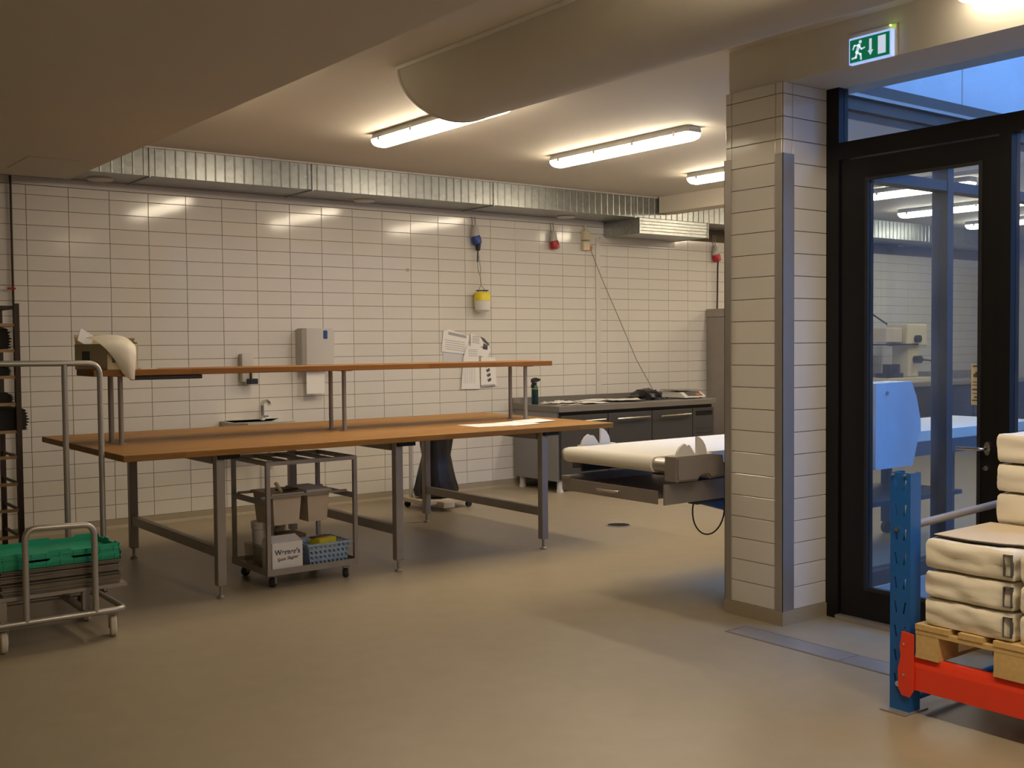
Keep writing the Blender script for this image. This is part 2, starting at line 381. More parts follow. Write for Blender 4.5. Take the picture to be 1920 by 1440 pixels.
# courtyard glazing (plane Y=-5.2)
w1 = T('window_1', 'blue grey framed glazing between courtyard and bakery', None, (4.4, -5.2, 0), kind='structure')
fm = M['frameb'] = mat('aluminium_frame', (0.045, 0.045, 0.05), 0.45, 0.1)
for x in (2.90, 4.36, 5.90, 6.735):
    w1.part('post', bx1(x, x+0.065, -5.265, -5.15, 0, 2.88), 'frameb')
bm = bx1(2.9, 6.8, -5.26, -5.16, 2.47, 2.535); w1.part('transom', bm, 'frameb')
w1.part('sill', bx1(2.9, 6.8, -5.26, -5.16, 0, 0.09), 'frameb')
M['beamd'] = mat('dark_brown_beam', (0.06, 0.045, 0.035), 0.7, var=0.2, scale=6); w1.part('head_beam', bx1(2.88, 6.8, -5.24, -5.05, 2.88, 3.05), 'beamd'); w1.part('head_flashing', bx1(2.88, 6.8, -5.262, -5.24, 2.955, 2.975), 'steeld')  # head beam: dark brown base colour with mild noise
xs = [2.965, 4.36, 4.425, 5.90, 5.965, 6.735]
for a, b in zip(xs[::2], xs[1::2]):
    w1.part('pane', bx1(a, b, -5.212, -5.206, 0.09, 2.47), 'glass2'); w1.part('pane', bx1(a, b, -5.212, -5.206, 2.535, 2.88), 'glass2')

# door and fixed lights in the plane X=2.8
DX0, DX1 = 2.765, 2.845
d1 = T('door_1', 'black framed glass door with steel lever handle', None, (2.80, -5.99, 0), kind='structure')
bm = B(); box(bm, DX0, DX1, -5.60, -5.515, 0, 2.86); d1.part('frame_jamb', bm, 'black')
d1.part('frame_jamb', bx1(DX0, DX1, -6.56, -6.50, 0, 2.565), 'black')
d1.part('frame_head', bx1(DX0, DX1, -6.50, -5.60, 2.475, 2.565), 'black')
lf = B(); LX0, LX1 = 2.78, 2.84
box(lf, LX0, LX1, -5.765, -5.607, 0.03, 2.468); box(lf, LX0, LX1, -6.494, -6.402, 0.03, 2.468); box(lf, LX0, LX1, -6.402, -5.765, 2.355, 2.468); box(lf, LX0, LX1, -6.402, -5.765, 0.03, 0.19)
leaf = d1.part('leaf', lf, 'black')
bd = B(); box(bd, LX0-0.006, LX0, -5.775, -5.757, 0.18, 2.365); box(bd, LX0-0.006, LX0, -6.41, -6.392, 0.18, 2.365); box(bd, LX0-0.006, LX0, -6.392, -5.775, 2.345, 2.362); box(bd, LX0-0.006, LX0, -6.392, -5.775, 0.18, 0.20)
d1.part('glazing_bead', bd, 'blackp', under=leaf)
d1.part('pane', bx1(2.806, 2.814, -6.402, -5.765, 0.19, 2.355), 'glass')
d1.part('transom_pane', bx1(2.806, 2.814, -8.54, -5.60, 2.565, 2.86), 'glass')
d1.part('threshold', bx1(2.74, 2.86, -6.5, -5.60, 0.0, 0.025), 'steel')
hd = B(); prism(hd, [(y, z) for y, z in arc(-6.447, 0.985, 0.016, 0, 360, 16, 0.033)][:-1], 'X', LX0-0.010, LX0); rose = d1.part('handle_rose', hd, 'chrome', True)
hd = B(); tube(hd, round_path([(LX0-0.01, -6.447, 0.985), (LX0-0.055, -6.447, 0.985), (LX0-0.055, -6.315, 0.982)], 0.02), 0.009, 10); d1.part('lever', hd, 'chrome', True, under=rose)
hd = B(); cyl(hd, (LX0-0.008, -6.44, 0.89), (LX0, -6.44, 0.89), 0.012, 14); cyl(hd, (LX0-0.03, -6.44, 0.89), (LX0-0.008, -6.44, 0.89), 0.004, 8); d1.part('lock_cylinder', hd, 'chrome', True)
# sticker notice on the door pane
ns = T('door_notice', 'cream paper notice stuck to the inside of the glass door pane', 'notice', (2.80, -6.375, 1.19))
ns.part('sheet', bx1(2.8035, 2.8055, -6.402, -6.345, 1.19, 1.39), 'cream')
bm = B()
for i, (a, b, z, h) in enumerate([(-6.398, -6.352, 1.375, .008), (-6.398, -6.366, 1.34, .012), (-6.375, -6.356, 1.325, .018), (-6.395, -6.352, 1.30, .004), (-6.398, -6.35, 1.285, .004), (-6.398, -6.35, 1.262, .008), (-6.39, -6.352, 1.245, .004), (-6.39, -6.36, 1.225, .007), (-6.398, -6.35, 1.21, .006)]):
    box(bm, 2.8025, 2.8036, a, b, z, z+h)
ns.part('printed_lines', bm, 'ink')['kind'] = 'stuff'
w2 = T('window_2', 'tall black framed fixed pane beside the glass door', None, (2.80, -7.5, 0), kind='structure')
for y, zt in ((-7.58, 2.475), (-8.60, 2.86)): w2.part('post', bx1(DX0, DX1, y, y+0.06, 0, zt), 'black')
w2.part('sill', bx1(DX0, DX1, -8.54, -6.56, 0, 0.1), 'black'); w2.part('transom', bx1(DX0, DX1, -8.54, -6.56, 2.475, 2.565), 'black')
for a, b in ((-7.52, -6.56), (-8.54, -7.58)):
    w2.part('pane', bx1(2.806, 2.814, a, b, 0.1, 2.475), 'glass')

# floor drain and channel
fd = T('floor_drain', 'round dark floor drain between table and dough sheeter', 'drain', (3.93, -2.58, 0))
bm = B(); lathe(bm, [(0.105, 0.0), (0.105, 0.004), (0.095, 0.006), (0.092, 0.003), (0.0001, 0.003)], (3.93, -2.58, 0), 28); fd.part('rim', bm, 'steeld', True)
bm = B()
for i in range(-4, 5):
    l = math.sqrt(0.09**2-(i*0.02)**2); box(bm, 3.93+i*0.02-0.005, 3.93+i*0.02+0.005, -2.58-l, -2.58+l, 0.003, 0.0055)
fd.part('grille', bm, 'rubber')
fc = T('channel_cover', 'long flush steel channel cover set in the floor before the door', 'drain cover', (2.17, -6.5, 0))
ys = [-5.41, -6.10, -6.80, -7.50, -8.2]
for a, b in zip(ys, ys[1:]): fc.part('plate', bx1(2.10, 2.245, b+0.003, a-0.003, 0.0, 0.003), 'guard')
for x in (2.09, 2.25): fc.part('edge_strip', bx1(x-0.004, x+0.004, -8.2, -5.402, 0.0, 0.004), 'steeld')
fc.part('end_strip', bx1(2.09, 2.25, -5.406, -5.398, 0.0, 0.004), 'steeld')

# ================================================================ CEILING SERVICES
du = T('galvanised_duct', 'long galvanised ventilation duct running along the top of the tiled wall', 'duct', (3.2, -0.28, 2.855))
def duct_section(x0, x1, name='duct_section'):
    bm = B(); n = max(1, round((x1-x0)/0.085)); st = (x1-x0)/n; yf = -0.55
    pts = []
    for i in range(n):
        a = x0+i*st; pts += [(a, yf), (a+st*0.40, yf), (a+st*0.5, yf-0.004), (a+st*0.6, yf)]
    pts.append((x1, yf)); pts += [(x1, 0.0), (x0, 0.0)]
    prism(bm, pts, 'Z', 2.857, CZ-0.002); du.part(name, bm, 'galv')
seams = [0.285, 0.80, 2.22, 4.17, 6.05, 7.95, 9.9, 12.0, 14.0]
for a, b in zip(seams, seams[1:]): duct_section(a+0.004, b-0.004)
for x in seams[1:-1]:
    bm = B(); box(bm, x-0.006, x+0.006, -0.562, -0.545, 2.848, CZ-0.004); box(bm, x-0.006, x+0.006, -0.55, -0.02, 2.846, 2.857)
    du.part('flange', bm, 'galv')
for x in (0.52, 2.93, 5.38):
    bm = B(); lathe(bm, [(0.10, 2.856), (0.10, 2.846), (0.085, 2.838), (0.0001, 2.836)], (x, -0.20, 0), 24); du.part('vent_disc', bm, 'trimw', True)
du.part('ceiling_strip', bx1(0.285, 6.38, -0.575, -0.552, CZ-0.014, CZ-0.001), 'trimw')
bd_ = T('branch_duct', 'short galvanised branch duct box dropping below the main duct', 'duct', (6.6, -0.28, 2.685))
bm = B(); pts = []
n = 5
for i in range(n):
    a = 2.685+i*0.17/n; s = 0.17/n; pts += [(-0.575, a), (-0.575, a+s*0.8), (-0.579, a+s*0.9)]
pts += [(-0.575, 2.855), (-0.02, 2.855), (-0.02, 2.685)]
prism(bm, pts, 'X', 6.10, 7.16); bd_.part('box', bm, 'galv')
bd_.part('flange', bx1(6.092, 6.102, -0.585, -0.02, 2.68, 2.856), 'galv'); bd_.part('flange', bx1(7.158, 7.168, -0.585, -0.02, 2.68, 2.856), 'galv')

sk = T('air_diffuser', 'long half round fabric air diffuser hanging under the ceiling', 'air duct', (1.485, -8.8, 2.83))
bm = B(); prof = arc(1.485, CZ-0.012, 0.385, 180, 360, 28, 0.255)
prism(bm, prof, 'Y', -13.8, -3.84); sk.part('fabric_body', bm, 'fabric', True)
bm = B(); prism(bm, [(x, z) for x, z in arc(1.485, CZ-0.012, 0.388, 180, 360, 28, 0.258)] + [(x, z) for x, z in arc(1.485, CZ-0.012, 0.372, 360, 180, 28, 0.243)], 'Y', -3.845, -3.825); sk.part('end_hoop', bm, 'fabric', True)
for x in (1.088, 1.866): sk.part('rail', bx1(x, x+0.018, -13.8, -3.81, CZ-0.022, CZ-0.001), 'whitep')

def make_light(label, loc, L=1.62):
    t = T('ceiling_light', label, 'ceiling light', loc, rz=0, group='linear fluorescent ceiling lights')
    W2 = 0.082
    bm = B(); rings = []
    for y, s in ((-L/2, 0.80), (-L/2+0.03, 0.97), (-L/2+0.06, 1.0), (L/2-0.06, 1.0), (L/2-0.03, 0.97), (L/2, 0.80)):
        rings.append([(x*s, y, z) for x, z in ((-W2, -0.045), (-W2*0.8, 0.0), (W2*0.8, 0.0), (W2, -0.045))])
    loft(bm, rings); t.part('housing', bm, 'lamphouse')
    bm = B(); rings = []
    for y, s, zz in ((-L/2+0.005, 0.78, 0.55), (-L/2+0.02, 0.92, 0.85), (-L/2+0.06, 0.97, 1.0), (L/2-0.06, 0.97, 1.0), (L/2-0.02, 0.92, 0.85), (L/2-0.005, 0.78, 0.55)):
        rings.append([(W2*s*math.cos(a), y, -0.046 - 0.058*zz*abs(math.sin(a))**0.75) for a in [PI + PI*i/10 for i in range(11)]])
    loft(bm, rings); t.part('diffuser', bm, 'diff', True)
    for i in range(4):
        y = -L/2+0.14+i*(L-0.28)/3
        for s in (-1, 1): t.part('clip', bx1(s*W2*0.98-0.004, s*W2*0.98+0.004, y-0.012, y+0.012, -0.066, -0.030), 'steel')
    return t.o
LT0 = make_light('fluorescent ceiling light half hidden behind the bulkhead edge', (0.42, -2.79, CZ))
for loc, lab in [((2.05, -2.79, CZ), 'lit fluorescent ceiling light beside the end of the half round air diffuser'),
                 ((3.775, -2.79, CZ), 'lit fluorescent ceiling light in the middle between diffuser and pillar'),
                 ((5.47, -2.75, CZ), 'lit fluorescent ceiling light cut off by the tiled pillar'),
                 ((2.345, -7.35, CZ), 'fluorescent ceiling light at the top right edge near the exit sign'),
                 ((7.92, -2.55, CZ), 'largest fluorescent light seen through the glass door'),
                 ((9.75, -2.15, CZ), 'fluorescent light crossing behind the courtyard post through the glass door'),
                 ((11.75, -1.85, CZ), 'smallest fluorescent light seen through the glass door at right'),
                 ((0.68, -7.3, CZ), 'added fluorescent ceiling light out of view between bulkhead and air diffuser'),
                 ((0.68, -9.4, CZ), 'added fluorescent ceiling light out of view beside the air diffuser behind the viewer'),
                 ((-1.0, -11.8, 2.83), 'added unseen fluorescent light under the bulkhead right behind the viewer')]:  # last three lights are unseen, added to brighten the foreground
    o = copy_thing(LT0, loc, lab)
    if loc[1] == -7.35: LT7 = o

for ch in list(LT0.children) + list(LT7.children):
    if ch.name.startswith('diffuser'):
        ch.data = ch.data.copy(); ch.data.materials[0] = M['diff_weak']

# exit sign on the beam
ex = T('exit_sign', 'green and white running man exit sign with down arrow on the lintel', 'exit sign', (2.42, -6.04, 2.86))
ex.part('housing', bbox(2.4260, 2.434, -6.178, -5.907, 2.855, 3.012, 0.004), 'ivory')
ex.part('light_box', bbox(2.3980, 2.4260, -6.166, -5.928, 2.856, 2.984, 0.003), 'signlit')
ex.part('green_panel', bx1(2.3950, 2.3990, -6.157, -5.937, 2.863, 2.972), 'signgreen')
def su(u, v): return (-5.937-u*0.22, 2.863+v*0.109)
def sbar(bm, a, b, wd):
    a = Vector(su(*a)); b = Vector(su(*b)); d = (b-a).normalized(); n_ = Vector((-d.y, d.x))*wd/2; a = a-d*wd*0.3; b = b+d*wd*0.3
    prism(bm, [tuple(a+n_), tuple(b+n_), tuple(b-n_), tuple(a-n_)], 'X', 2.3935, 2.3952)
bm = B()
c = su(0.27, 0.85); prism(bm, arc(c[0], c[1], 0.0085, 0, 360, 14)[:-1], 'X', 2.3935, 2.3952)
sbar(bm, (0.24, 0.72), (0.18, 0.42), 0.016)
sbar(bm, (0.24, 0.70), (0.12, 0.74), 0.007); sbar(bm, (0.12, 0.74), (0.08, 0.58), 0.007)
sbar(bm, (0.24, 0.68), (0.30, 0.52), 0.007); sbar(bm, (0.30, 0.52), (0.38, 0.56), 0.007)
sbar(bm, (0.18, 0.42), (0.28, 0.30), 0.010); sbar(bm, (0.28, 0.30), (0.29, 0.08), 0.009)
sbar(bm, (0.18, 0.42), (0.16, 0.20), 0.010); sbar(bm, (0.16, 0.20), (0.06, 0.18), 0.009)
ex.part('running_figure', bm, 'signpic')
bm = B(); prism(bm, [su(*q) for q in ((0.50, 0.88), (0.56, 0.88), (0.56, 0.38), (0.60, 0.38), (0.53, 0.16), (0.46, 0.38), (0.50, 0.38))], 'X', 2.3935, 2.3952); ex.part('down_arrow', bm, 'signpic')
bm = B(); prism(bm, [su(*q) for q in ((0.72, 0.90), (0.91, 0.90), (0.91, 0.12), (0.72, 0.12))], 'X', 2.3935, 2.3952); ex.part('door_symbol', bm, 'signpic')
bm = B(); cyl(bm, (2.4040, -6.155, 3.0), (2.4100, -6.155, 3.0), 0.004, 10); ex.part('status_led', bm, 'led')

# ================================================================ WORK TABLE
tb = T('work_table', 'large wooden topped steel work table with a raised shelf', 'table', (1.6, -2.21, 0))
tx0, tx1, ty0, ty1 = -0.255, 3.43, -3.075, -1.345
tb.part('tabletop', bbox(tx0, tx1, ty0, ty1, 0.862, 0.90, 0.003, 1), 'wood')
for lx in (0.33, 1.565, 2.80):
    for ly in (-1.42, -3.0):
        lg = tb.part('leg', bbox(lx-0.028, lx+0.028, ly-0.028, ly+0.028, 0.075, 0.862, 0.004, 1), 'steeld')
        bm = B(); cyl(bm, (lx, ly, 0.016), (lx, ly, 0.08), 0.010, 10); lathe(bm, [(0.026, 0.0), (0.026, 0.008), (0.016, 0.018), (0.010, 0.02)], (lx, ly, 0), 16)
        tb.part('foot', bm, 'steeld', True, under=lg)
    tb.part('stretcher', bx1(lx-0.02, lx+0.02, -2.972, -1.448, 0.245, 0.305), 'steeld')
    tb.part('top_beam', bx1(lx-0.03, lx+0.03, -2.96, -1.46, 0.805, 0.861), 'steeld')
    tb.part('end_bracket', bx1(lx-0.02, lx+0.11, -3.055, -2.99, 0.835, 0.861), 'black')
tb.part('shelf_board', bbox(-0.215, 3.37, -2.42, -2.06, 1.327, 1.366, 0.003, 1), 'woode')
for x in (-0.03, 1.535, 3.16):
    for y in (-2.135, -2.335):
        bm = B(); cyl(bm, (x, y, 0.90), (x, y, 1.327), 0.0155, 14); sp = tb.part('shelf_post', bm, 'steeld', True)
        bm = B(); cyl(bm, (x, y, 0.90), (x, y, 0.905), 0.032, 14); tb.part('post_flange', bm, 'steeld', True, under=sp)
    tb.part('shelf_bracket', bx1(x-0.03, x+0.03, -2.40, -2.08, 1.322, 1.327), 'steeld')
tb.part('tool_rail', bbox(0.02, 0.47, -2.415, -2.36, 1.300, 1.326, 0.004, 1), 'blackp', label='black tool rail under the shelf')

# things on shelf and table
cb = T('cardboard_box', 'open cream cardboard box with black labels on the wooden shelf', 'box', (-0.076, -2.215, 1.3665), rz=math.radians(14))
bm = B(); w_, d_, h_ = 0.105, 0.185, 0.160
box(bm, -w_, w_, -d_, -d_+0.004, 0, h_); box(bm, -w_, w_, d_-0.004, d_, 0, h_); box(bm, -w_, -w_+0.004, -d_, d_, 0, h_); box(bm, -w_, w_, -d_, d_, 0, 0.004)
cb.part('carton', bm, 'cream')
bm = B(); box(bm, w_-0.004, w_, -d_, d_, 0, h_+0.01); cb.part('side_panel', bm, 'board')
cb.part('flap', bx1(-0.05, 0.05, -0.003, 0.0, 0, 0.09), 'paperg').matrix_local = Matrix.Translation((-0.075, 0.13, h_)) @ Matrix.Rotation(0.5, 4, 'Y') @ Matrix.Rotation(-0.3, 4, 'X')
cb.part('flap', bx1(-0.10, 0.10, -0.003, 0.0, 0, 0.06), 'board').matrix_local = Matrix.Translation((0, d_, h_)) @ Matrix.Rotation(-0.25, 4, 'X')
cb.part('flap', bx1(-0.003, 0.0, -0.15, 0.15, 0, 0.035), 'board').matrix_local = Matrix.Translation((w_, 0, h_)) @ Matrix.Rotation(0.15, 4, 'Y')
cb.part('printed_label', bx1(-w_-0.001, -w_, 0.01, 0.10, 0.04, 0.115), 'ink'); cb.part('printed_label', bx1(-0.07, 0.05, -d_-0.001, -d_, 0.045, 0.125), 'ink')
# plastic bag trailing out of the box
def sheet(name, label, cat, rows, m, th=0.003, loc=None, group=None):
    bm = B(); vr = [[bm.verts.new(p) for p in r] for r in rows]
    for a, b in zip(vr, vr[1:]):
        for i in range(len(a)-1): bm.faces.new((a[i], a[i+1], b[i+1], b[i]))
    loc = loc or rows[0][0]
    o = single(name, bm, m, label, cat, loc, group, smooth=True)
    s = o.modifiers.new('thickness', 'SOLIDIFY'); s.thickness = th; s.offset = 0
    u = o.modifiers.new('smooth', 'SUBSURF'); u.levels = 2; u.render_levels = 2
    return o
sheet('plastic_bag', 'crumpled translucent plastic bag hanging out of the cardboard box', 'bag',
      [[(-0.210, -2.200, 1.560), (-0.160, -2.160, 1.575), (-0.073, -2.140, 1.580), (0.002, -2.160, 1.578), (0.053, -2.180, 1.550)],
       [(-0.210, -2.300, 1.565), (-0.135, -2.280, 1.582), (-0.060, -2.270, 1.588), (0.015, -2.280, 1.585), (0.053, -2.300, 1.545)],
       [(-0.185, -2.420, 1.538), (-0.123, -2.425, 1.552), (-0.060, -2.430, 1.562), (0.002, -2.430, 1.555), (0.053, -2.410, 1.510)],
       [(-0.123, -2.445, 1.470), (-0.085, -2.455, 1.475), (-0.035, -2.460, 1.480), (0.002, -2.450, 1.475), (0.040, -2.435, 1.450)],
       [(-0.079, -2.445, 1.400), (-0.054, -2.455, 1.400), (-0.016, -2.460, 1.400), (0.009, -2.455, 1.400), (0.034, -2.440, 1.390)],
       [(-0.048, -2.440, 1.340), (-0.029, -2.445, 1.340), (-0.010, -2.450, 1.335), (0.009, -2.445, 1.335), (0.027, -2.440, 1.330)],
       [(-0.016, -2.440, 1.315), (-0.008, -2.442, 1.308), (0.002, -2.444, 1.305), (0.018, -2.442, 1.303), (0.027, -2.440, 1.302)]], 'cloth', 0.002)
single('paper_slip', bx1(0.10, 0.20, -2.35, -2.27, 1.3665, 1.369), 'paper', 'small white paper slip on the shelf beside the cardboard box', 'paper', (0.15, -2.31, 1.3665))
def flat_paper(name, label, pts, z, m='paper', group=None, th=0.0015):
    c = Vector((sum(p[0] for p in pts)/len(pts), sum(p[1] for p in pts)/len(pts), z)); bm = B(); prism(bm, pts, 'Z', z+0.0004, z+0.0004+th)
    return single(name, bm, m, label, 'paper', c, group)
flat_paper('paper_sheet', 'leftmost of the white sheets lying on the wooden table top', [(2.41, -2.47), (2.41, -2.75), (2.70, -2.80), (2.72, -2.50)], 0.90, group='papers on the table')
flat_paper('paper_sheet', 'middle white sheet overlapping its neighbours on the wooden table top', [(2.68, -2.52), (2.66, -2.84), (2.94, -2.80), (2.98, -2.45)], 0.902, group='papers on the table')
flat_paper('paper_sheet', 'rightmost of the white sheets lying on the wooden table top', [(2.95, -2.44), (2.93, -2.72), (3.22, -2.64), (3.26, -2.36)], 0.904, group='papers on the table')

# ================================================================ CASTER / CARTS
def caster(t, x, y, ztop, r, yaw=0.0, wheel='rubber', fork='steeld', wdt=0.014):
    Rz = Matrix.Translation((x, y, 0)) @ Matrix.Rotation(yaw, 4, 'Z')
    bm = B(); off = r*0.55
    for s in (-1, 1): box(bm, off-0.010, off+0.012, s*(wdt+0.006)-0.002, s*(wdt+0.006)+0.002, r*0.8, 2*r+0.012)
    box(bm, -0.012, off+0.018, -wdt-0.008, wdt+0.008, 2*r+0.010, 2*r+0.018); cyl(bm, (0, 0, 2*r+0.016), (0, 0, ztop), 0.010, 10)
    bmesh.ops.transform(bm, matrix=Rz, verts=bm.verts[:]); f = t.part('caster', bm, fork)
    bm = B(); prof = [(r*0.35, -wdt), (r*0.9, -wdt), (r, -wdt*0.6), (r, wdt*0.6), (r*0.9, wdt), (r*0.35, wdt)]
    loft(bm, [[(off + q*math.cos(2*PI*s/20), yy, r + q*math.sin(2*PI*s/20)) for s in range(20)] for q, yy in prof])
    bmesh.ops.transform(bm, matrix=Rz, verts=bm.verts[:]); t.part('wheel', bm, wheel, True, under=f)

ct = T('utility_cart', 'steel frame utility cart loaded with bins parked under the table', 'cart', (0.955, -2.71, 0))
cx0, cx1, cy0, cy1 = 0.655, 1.262, -2.965, -2.445; q = 0.0125
for x in (cx0, cx1):
    for y in (cy0, cy1): ct.part('post', bx1(x-q, x+q, y-q, y+q, 0.085, 0.79), 'steeld')
for y in (cy0, cy1): ct.part('top_rail', bx1(cx0+q, cx1-q, y-q, y+q, 0.765, 0.79), 'steeld')
for x in (cx0, cx1): ct.part('top_rail', bx1(x-q, x+q, cy0+q, cy1-q, 0.765, 0.79), 'steeld')
for i in (1, 2, 3): ct.part('top_slat', bx1(cx0+i*0.15-0.012, cx0+i*0.15+0.012, cy0+q, cy1-q, 0.768, 0.788), 'steeld')
for x in (cx0, cx1): ct.part('side_rail', bx1(x-q, x+q, cy0+q, cy1-q, 0.515, 0.545), 'steeld')
ct.part('hanger_rail', bx1(cx0, cx1, -2.86, -2.84, 0.545, 0.56), 'steeld'); ct.part('hanger_rail', bx1(cx0, cx1, -2.52, -2.50, 0.545, 0.56), 'steeld')
bm = B(); e_ = q+0.003; box(bm, cx0-e_, cx1+e_, cy0-e_, cy1+e_, 0.082, 0.10)
for a in ((cx0-e_, cx1+e_, cy0-e_, cy0-q-0.0005), (cx0-e_, cx1+e_, cy1+q+0.0005, cy1+e_), (cx0-e_, cx0-q-0.0005, cy0, cy1), (cx1+q+0.0005, cx1+e_, cy0, cy1)): box(bm, *a, 0.10, 0.122)
ct.part('bottom_tray', bm, 'steeld')
for x, y, a in ((cx0+0.03, cy0+0.03, 0.6), (cx1-0.05, cy0+0.03, -2.4), (cx0+0.04, cy1-0.04, 0.3), (cx1-0.05, cy1-0.04, 2.0)): caster(ct, x, y, 0.086, 0.030, a)
def bin_(x0, x1, y0, y1, z0, z1, label, m='binp', tap=0.015, group='bins hanging in the utility cart', rim=True, name='plastic_bin'):
    t = T(name, label, 'bin', ((x0+x1)/2, (y0+y1)/2, z0), group=group)
    def rg(e, z): return [(x0+e, y0+e, z), (x1-e, y0+e, z), (x1-e, y1-e, z), (x0+e, y1-e, z)]
    bm = B(); loft(bm, [rg(tap, z0), rg(0, z1), rg(0.005, z1), rg(tap+0.005, z0+0.006)]); t.part('tub', bm, m)
    if rim:
        bm = B(); loft(bm, [rg(-0.012, z1-0.004), rg(-0.012, z1+0.006), rg(0.004, z1+0.006), rg(0.004, z1-0.004)], cap=False); t.part('rim', bm, m)
    return t
b1 = bin_(0.75, 0.95, -2.83, -2.53, 0.365, 0.562, 'open beige tub with tools inside hanging in the utility cart')
b2 = bin_(0.99, 1.15, -2.83, -2.53, 0.365, 0.562, 'pale tub with a lid hanging at the right of the utility cart')
b2.part('lid', bbox(0.985, 1.155, -2.835, -2.525, 0.566, 0.576, 0.003, 1), 'greyp')
sp_ = T('dough_scraper', 'dark dough scraper with a cream handle lying in the tub', 'scraper', (0.87, -2.72, 0.565), rz=0.3)
sp_.part('blade', bbox(-0.03, 0.10, -0.04, 0.04, 0.006, 0.016, 0.003, 1), 'blackp'); bm = B(); cyl(bm, (-0.035, -0.03, 0.0), (-0.03, 0.03, 0.055), 0.012, 12); sp_.part('handle', bm, 'ivory', True)
def bucket(x, y, r, h, label, m='whitep', z=0.10, lid=True):
    t = T('bucket', label, 'bucket', (x, y, z), group='buckets on the utility cart')
    bm = B(); lathe(bm, [(r*0.88, z), (r*0.97, z+h*0.85), (r*1.03, z+h*0.86), (r*1.03, z+h*0.93), (r, z+h*0.94), (r, z+h), (r*0.93, z+h), (r*0.82, z+0.01)], (x, y, 0), 24); t.part('body', bm, m, True)
    if lid:
        bm = B(); lathe(bm, [(r*1.05, z+h-0.01), (r*1.05, z+h+0.008), (r*0.95, z+h+0.010), (0.0001, z+h+0.006)], (x, y, 0), 24); t.part('lid', bm, m, True)
bucket(0.792, -2.58, 0.073, 0.255, 'tall white bucket standing on the bottom tray of the utility cart')
bucket(0.935, -2.525, 0.045, 0.24, 'small peach tub behind the post of the utility cart', 'binp')
cl_ = bin_(0.672, 0.712, -2.83, -2.55, 0.101, 0.235, 'clear plastic box at the left of the utility cart', 'clear', 0.006, None, False, 'clear_box')
single('brown_lid', bbox(0.865, 1.01, -2.77, -2.59, 0.262, 0.285, 0.004, 1), 'brown', 'flat brown lid lying on boxes in the utility cart', 'lid', (0.9, -2.62, 0.262))
bin_(0.88, 0.925, -2.76, -2.635, 0.101, 0.258, 'shaded beige box under the brown lid in the utility cart', 'beigep', 0.004, None, False, 'plastic_box')
wx = T('white_carton', "white carton printed Werner's standing in the utility cart", 'box', (0.79, -2.87, 0.101), rz=0.02)
wx.part('carton', bbox(-0.105, 0.105, -0.075, 0.075, 0, 0.175, 0.002, 1), 'paper')
bm = B(); prism(bm, [(-0.075, 0.175), (0.075, 0.175), (0.03, 0.205)], 'X', -0.105, 0.105); wx.part('folded_top', bm, 'paper')
me = text_mesh("Werner's", 0.045, 'ink', 0, 0.0012); o = put('lettering', me, wx.o, (0, -0.0757, 0.100)); o.rotation_euler = (PI/2, 0, 0)
me = text_mesh("Spise Slagter", 0.029, 'ink', 0.35, 0.0004); o = put('lettering', me, wx.o, (0, -0.0757, 0.065)); o.rotation_euler = (PI/2, math.radians(-4), 0)
# blue basket with lattice holes
bs = T('plastic_basket', 'pale blue perforated plastic basket at the right of the utility cart', 'basket', (1.085, -2.82, 0.101))
def lattice(bm, P, nu, nv, slant=0.25, margin=0.22):
    """P(u,v) -> point; every cell has a slanted hole"""
    for i in range(nu):
        for j in range(nv):
            u0, u1, v0, v1 = i/nu, (i+1)/nu, j/nv, (j+1)/nv; du_, dv = (u1-u0), (v1-v0)
            o_ = [(u0, v0), (u1, v0), (u1, v1), (u0, v1)]
            m_ = margin; s = slant*du_
            h = [(u0+m_*du_+s, v0+m_*dv), (u1-m_*du_+s, v0+m_*dv), (u1-m_*du_-s, v1-m_*dv), (u0+m_*du_-s, v1-m_*dv)]
            ov = [bm.verts.new(P(*c)) for c in o_]; hv = [bm.verts.new(P(*c)) for c in h]
            for k in range(4): bm.faces.new((ov[k], ov[(k+1) % 4], hv[(k+1) % 4], hv[k]))
ax0, ax1, ay0, ay1, az0, az1 = 0.935, 1.235, -2.95, -2.66, 0.102, 0.235
def wallP(p, q_, e=0.02):
    def f(u, v):
        a = Vector(p)*(1-u)+Vector(q_)*u; c_ = Vector(((ax0+ax1)/2, (ay0+ay1)/2)); k = 1-e*(1-v)/0.15*1.0
        a = c_+(a-c_)*k; return (a.x, a.y, az0+v*(az1-az0))
    return f
bm = B()
for p, q_, n_ in (((ax0, ay0), (ax1, ay0), 9), ((ax1, ay0), (ax1, ay1), 8), ((ax1, ay1), (ax0, ay1), 9), ((ax0, ay1), (ax0, ay0), 8)): lattice(bm, wallP(p, q_), n_, 4, 0.16, 0.24)
ws = bs.part('lattice_wall', bm, 'lblue'); ws.modifiers.new('thickness', 'SOLIDIFY').thickness = 0.003
bm = B(); loft(bm, [[(ax0-e, ay0-e, z), (ax1+e, ay0-e, z), (ax1+e, ay1+e, z), (ax0-e, ay1+e, z)] for e, z in ((0.012, az1-0.006), (0.012, az1+0.006), (-0.004, az1+0.006), (-0.004, az1-0.004))], cap=False); bs.part('rim', bm, 'lblue')
bs.part('bottom', bx1(ax0+0.025, ax1-0.025, ay0+0.025, ay1-0.025, az0-0.001, az0+0.004), 'lblue')
yp = T('yellow_packet', 'yellow packet lying on top of the pale blue basket contents', 'packet', (1.12, -2.79, 0.205), rz=0.25)
yp.part('packet', bbox(-0.075, 0.075, -0.05, 0.05, 0, 0.045, 0.008, 2), 'yellow'); yp.part('dark_end', bbox(-0.076, 0.06, 0.0, 0.052, 0.042, 0.052, 0.003, 1), 'brown')
